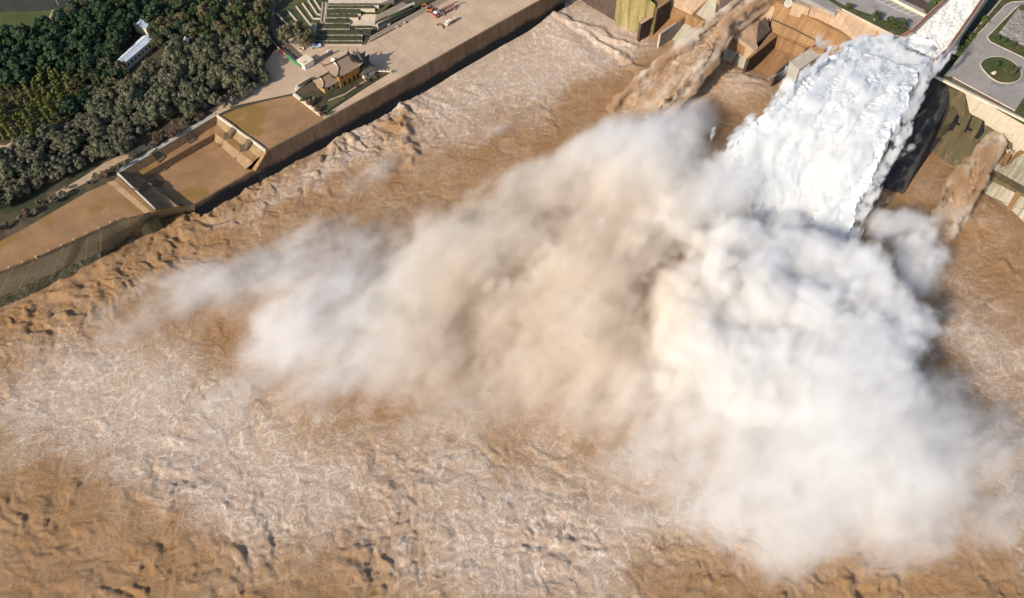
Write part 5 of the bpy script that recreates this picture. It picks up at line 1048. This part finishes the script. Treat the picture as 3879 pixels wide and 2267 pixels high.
# white water in the chute
A_, B2, C_, D_ = C7(735,345,32.5), C7(1100,510,32.5), C7(1690,-330,37), C7(1400,-330,37)
nu, nv = 260, 110
uu, vv = np.meshgrid(np.linspace(0, 1, nu), np.linspace(0, 1, nv), indexing='ij')
def bil(c_): return (np.array(A_)[c_]*(1-uu)*(1-vv) + np.array(B2)[c_]*(1-uu)*vv + np.array(C_)[c_]*uu*vv + np.array(D_)[c_]*uu*(1-vv))
Xc, Yc, Zc = bil(0), bil(1), bil(2); sc_ = Xc*math.cos(R(53)) + Yc*math.sin(R(53)); nc_ = -Xc*math.sin(R(53)) + Yc*math.cos(R(53)); Zc = Zc + .45*fbm(sc_/9, nc_/3, 4, 61) + .2*fbm(sc_/3, nc_/1.2, 2, 67)
o = bpy.data.objects.new('chute_water', gridmesh('chute_water', Xc, Yc, Zc, M['chutew'])); col.objects.link(o); tag(o, 'white water rushing down the wide chute', 'water', kind='structure')
A_, B2, C_, D_ = C7(540,425,32.0), C7(985,655,33.0), C7(1125,500,32.8), C7(725,345,32.8)
uu, vv = np.meshgrid(np.linspace(0, 1, 150), np.linspace(0, 1, 120), indexing='ij')
Xc, Yc, Zc = bil(0), bil(1), bil(2); Zc = Zc + .5*billow(Xc/5, Yc/5, 3, 61) + .5*ridge(Xc/2.2, Yc/2.2, 2, 67)
o = bpy.data.objects.new('lip_water', gridmesh('lip_water', Xc, Yc, Zc, M['chutew'])); col.objects.link(o); tag(o, 'white water spreading over the chute lip', 'water', kind='structure')

#--SECTION-MIST
# ------------------------------------------------------------------ mist and spray (real volumes: density grids built from blobs and noise)
def mist(name, label, blobs, vox, lo, hi, noise_scale, warp, namp, thr, gain, dens, colA, colB, aniso, stretch=(1, 1, 1), rough=.6, puff=None, colscale=.02):
    vd = bpy.data.volumes.new(name); o = bpy.data.objects.new(name, vd); col.objects.link(o)
    g = bpy.data.node_groups.new(name + '_density', 'GeometryNodeTree'); t = NT(g)
    g.interface.new_socket('Geometry', in_out='INPUT', socket_type='NodeSocketGeometry'); g.interface.new_socket('Geometry', in_out='OUTPUT', socket_type='NodeSocketGeometry')
    p = t.node('GeometryNodeInputPosition').outputs[0]
    mp = t.node('ShaderNodeVectorRotate', rotation_type='Z_AXIS'); t.link(p, mp.inputs['Vector']); mp.inputs['Angle'].default_value = R(-45)
    ps = t.vmath('MULTIPLY', mp.outputs[0], stretch)
    wn = t.noise(ps, noise_scale*.55, 2, .5, 0, 'Color')
    q = t.vmath('ADD', ps, t.vmath('SCALE', t.vmath('SUBTRACT', wn, (.5, .5, .5)), warp))
    n = t.math('ADD', t.math('MULTIPLY', t.noise(q, noise_scale, 6, rough), .62), t.math('MULTIPLY', t.noise(q, noise_scale*3.3, 5, .70, .8), .38))
    total = None
    pw = t.vmath('ADD', p, t.vmath('SCALE', t.vmath('SUBTRACT', t.noise(p, .02, 2, .5, 0, 'Color'), (.5, .5, .5)), 18.0))
    for (px, py, z, rx, ry, rz, rot, amp) in blobs:
        c = U(px, py, z)
        d = t.vmath('SUBTRACT', pw, tuple(c))
        if rot:
            r_ = t.node('ShaderNodeVectorRotate', rotation_type='Z_AXIS'); t.link(d, r_.inputs['Vector']); r_.inputs['Angle'].default_value = R(-rot); d = r_.outputs[0]
        L = t.vmath('LENGTH', t.vmath('MULTIPLY', d, (1/rx, 1/ry, 1/rz)))
        v = t.math('MULTIPLY', t.ramp(L, 0.0, 1.0, 1.0, 0.0), amp)
        total = v if total is None else t.math('ADD', total, v)
    total = t.math('MINIMUM', total, 1.6)
    if puff:
        vo = t.node('ShaderNodeTexVoronoi', feature='SMOOTH_F1'); t.link(t.vmath('ADD', p, t.vmath('SCALE', t.vmath('SUBTRACT', wn, (.5, .5, .5)), warp*1.2)), vo.inputs['Vector']); vo.inputs['Scale'].default_value = puff[0]
        vo.inputs['Detail'].default_value = 2.5; vo.inputs['Roughness'].default_value = .55; vo.inputs['Lacunarity'].default_value = 2.3; vo.inputs['Smoothness'].default_value = .15
        n = t.math('ADD', n, t.math('MULTIPLY', t.math('SUBTRACT', puff[2], vo.outputs['Distance']), puff[1]))
    nn = t.math('MULTIPLY', t.math('SUBTRACT', n, .5), namp)
    f = t.math('MULTIPLY', t.math('SUBTRACT', t.math('ADD', total, t.math('MULTIPLY', nn, t.ramp(total, 0, .25))), thr), gain, clamp=True)
    f = t.math('MULTIPLY', f, t.ramp(total, .06, .30, 0.0, dens))
    vc = t.node('GeometryNodeVolumeCube'); t.link(f, vc.inputs['Density'])
    vc.inputs['Min'].default_value = lo; vc.inputs['Max'].default_value = hi
    for k, nm in enumerate(('Resolution X', 'Resolution Y', 'Resolution Z')): vc.inputs[nm].default_value = max(4, int((hi[k]-lo[k])/vox))
    m = bpy.data.materials.new(name + '_droplets'); m.use_nodes = True; s = NT(m.node_tree); s.n.remove(s.n['Principled BSDF'])
    pv = s.node('ShaderNodeVolumePrincipled'); pp = pos(s)
    cn = s.math('ADD', s.ramp(s.vmath('DISTANCE', pp, tuple(TAN)), PALE*.45, PALE*1.3), s.math('MULTIPLY', s.math('SUBTRACT', s.noise(pp, colscale*1.5, 4, .6), .5), 1.4), clamp=True)
    s.link(s.mix(cn, lin(*colA), lin(*colB)), pv.inputs['Color']); pv.inputs['Density'].default_value = 1.0; pv.inputs['Anisotropy'].default_value = aniso
    s.link(pv.outputs[0], s.n['Material Output'].inputs['Volume'])
    sm_ = t.node('GeometryNodeSetMaterial'); sm_.inputs['Material'].default_value = m
    t.link(vc.outputs[0], sm_.inputs[0]); ou = t.node('NodeGroupOutput'); t.link(sm_.outputs[0], ou.inputs[0])
    md = o.modifiers.new('density', 'NODES'); md.node_group = g; vd.materials.append(m)
    return tag(o, label, 'mist', kind='stuff')
soft = [  # px, py, z, rx, ry, rz, rot, amount
 (2700, 760, 8, 80, 40, 44, 45, .8), (2250, 820, 8, 85, 38, 42, 42, .7), (1700, 930, 6, 85, 36, 36, 38, .6), (1150, 990, 4, 85, 32, 30, 32, .52), (700, 1120, 3, 70, 32, 22, 30, .42), (350, 1230, 2, 40, 18, 12, 30, .16),
 (1250, 1230, 4, 66, 36, 32, 40, .62), (1450, 1330, 3, 60, 34, 22, 30, .42), (1800, 1350, 3, 66, 36, 24, 30, .42), (1650, 1150, 6, 60, 28, 36, 45, .55), (2200, 1200, 4, 70, 44, 34, 45, .7), (2500, 1500, 4, 66, 48, 30, 0, .62), (2600, 1750, 3, 55, 36, 22, 0, .4),
 (3150, 1600, 8, 64, 58, 40, 0, .95), (3150, 1950, 4, 62, 42, 30, 10, .72), (3600, 1700, 4, 46, 55, 28, 0, .5), (2800, 1950, 3, 50, 28, 20, 0, .42), (3600, 2050, 2, 45, 28, 16, 0, .36),
 (2500, 540, 10, 44, 28, 28, 45, .75), (2250, 620, 6, 46, 26, 28, 42, .6), (2640, 430, 5, 26, 20, 18, 30, .5), (2000, 700, 3, 50, 22, 18, 40, .42), (1900, 480, 2, 46, 20, 10, 40, .3),
 (3520, 700, 6, 24, 22, 20, 30, .22), (3440, 900, 6, 26, 26, 24, 0, .55), (3500, 1100, 6, 26, 28, 24, 0, .4),
 (2050, 1500, 2, 70, 34, 14, 20, .36), (1450, 1500, 2, 70, 30, 12, 15, .3), (900, 1370, 2, 60, 24, 12, 20, .34), (300, 1420, 2, 50, 22, 10, 20, .26), (700, 1650, 2, 70, 34, 10, -20, .24), (1700, 1750, 2, 70, 30, 10, 10, .24), (1200, 780, 2, 60, 18, 12, 40, .28), (1500, 620, 2, 44, 18, 10, 40, .22), (3800, 1500, 2, 30, 60, 12, 0, .2), (2480, 330, 5, 34, 12, 14, 48, .45), (2620, 210, 10, 24, 9, 10, 48, .45), (2300, 1900, 2, 55, 26, 12, 0, .26),
]
dense = [
 (3070, 1060, 12, 44, 32, 34, 40, 1.0), (3230, 1070, 12, 28, 26, 30, 0, .8), (3400, 1080, 12, 30, 32, 30, 0, .72), (3480, 1250, 12, 30, 24, 28, 0, .75), (3545, 1030, 8, 22, 26, 24, 0, .5), (3320, 1300, 12, 32, 28, 32, 0, .75), (2560, 1140, 10, 32, 30, 34, 60, .75), (2640, 1360, 8, 36, 32, 28, 60, .62), (2780, 1150, 12, 46, 36, 38, 60, .85),
 (2600, 900, 12, 44, 32, 40, 45, .85), (2480, 720, 12, 38, 24, 34, 45, .68), (3050, 1350, 12, 46, 38, 36, 60, .85), (2250, 950, 8, 48, 24, 34, 45, .66), (3380, 920, 8, 18, 18, 20, 0, .45), (3400, 800, 8, 16, 20, 22, 0, .58), (3490, 880, 7, 22, 20, 20, 0, .55), (3565, 985, 6, 20, 20, 18, 0, .5), (2860, 960, 14, 34, 24, 30, 30, .8), (2940, 880, 11, 38, 20, 22, 40, .9), (3170, 925, 9, 28, 18, 18, 0, .8), (3340, 890, 7, 16, 22, 20, 0, .62), (2330, 1190, 7, 36, 36, 26, 60, .50), (2700, 640, 8, 26, 16, 22, 40, .5), (2480, 1450, 6, 40, 26, 22, 40, .42), (2980, 1720, 6, 44, 30, 20, 60, .45), (3350, 1560, 6, 38, 30, 22, 0, .45), (2720, 1300, 10, 44, 36, 34, 60, .8), (2900, 1560, 8, 44, 34, 26, 60, .62), (3200, 1400, 10, 40, 34, 30, 0, .7),
 (1950, 1080, 6, 44, 20, 30, 45, .58), (1280, 1240, 4, 38, 20, 28, 40, .5), (1720, 1130, 4, 38, 20, 28, 45, .52), (2820, 1480, 8, 36, 24, 26, 60, .5), (3250, 1500, 8, 36, 30, 28, 0, .55), (2700, 640, 10, 24, 16, 24, 40, .5),
]
TAN, PALE = U(2080, 1080, 8), 78.0
mist('spray_mist', 'soft drifting haze of spray spreading over the brown river', soft, 1.45, (-235.11, 55.33, -1.46), (240.29, 350.07, 49.61), .036, 16.0, 2.9, .22, 1.5, .105, (.965, .89, .79), (.988, .983, .978), .0, (.7, 1.25, 1.0), .68)
mist('spray_plume', 'dense billowing white plume where the jet strikes the river', dense, 1.08, (-130.37, 95.21, -.83), (220.43, 310.19, 60.27), .048, 14.0, 2.1, .27, 1.7, .26, (.96, .905, .835), (.974, .968, .96), -.05, (.68, 1.2, 1.0), .70, puff=(.05, .42, .48))

#--SECTION-RENDER
# ------------------------------------------------------------------ light, camera, render
world = bpy.data.worlds.new('World'); scn.world = world; world.use_nodes = True; wt_ = NT(world.node_tree)
sky = wt_.node('ShaderNodeTexSky', sky_type='NISHITA'); sky.sun_disc = False
ELEV, AZ = R(29.5), R(43.5)          # shadows run towards +x, +y at about 43 degrees
sdir = Vector((-math.cos(AZ)*math.cos(ELEV), -math.sin(AZ)*math.cos(ELEV), math.sin(ELEV)))   # towards the sun
sky.sun_elevation = ELEV; sky.sun_rotation = math.atan2(sdir.x, sdir.y); sky.air_density = 1.0; sky.dust_density = 1.2
bg = wt_.n['Background']; wt_.link(sky.outputs[0], bg.inputs[0]); bg.inputs[1].default_value = .13
sun = bpy.data.lights.new('sun', 'SUN'); sun.energy = 4.6; sun.angle = R(.55); sun.color = (1.0, .90, .76)
so = bpy.data.objects.new('sun', sun); col.objects.link(so); so.rotation_euler = sdir.to_track_quat('Z', 'Y').to_euler(); so.location = (-200, -100, 400)
cam = bpy.data.cameras.new('camera'); co = bpy.data.objects.new('camera', cam); col.objects.link(co)
cam.sensor_fit = 'HORIZONTAL'; cam.sensor_width = 36; cam.lens = 36*F/W; cam.clip_end = 6000; cam.clip_start = 1
co.location = (0, 0, CZ); co.rotation_euler = (math.pi/2 - DEP, 0, 0); scn.camera = co
scn.render.engine = 'CYCLES'; cy = scn.cycles
cy.use_denoising = True; cy.max_bounces = 16; cy.diffuse_bounces = 3; cy.glossy_bounces = 2; cy.transparent_max_bounces = 96; cy.volume_bounces = 8
cy.volume_step_rate = 2.0; cy.volume_max_steps = 256; cy.use_adaptive_sampling = True; cy.adaptive_threshold = .03; cy.sample_clamp_indirect = 8
scn.view_settings.view_transform = 'Standard'; scn.view_settings.look = 'None'; scn.view_settings.exposure = .38; scn.view_settings.gamma = 1
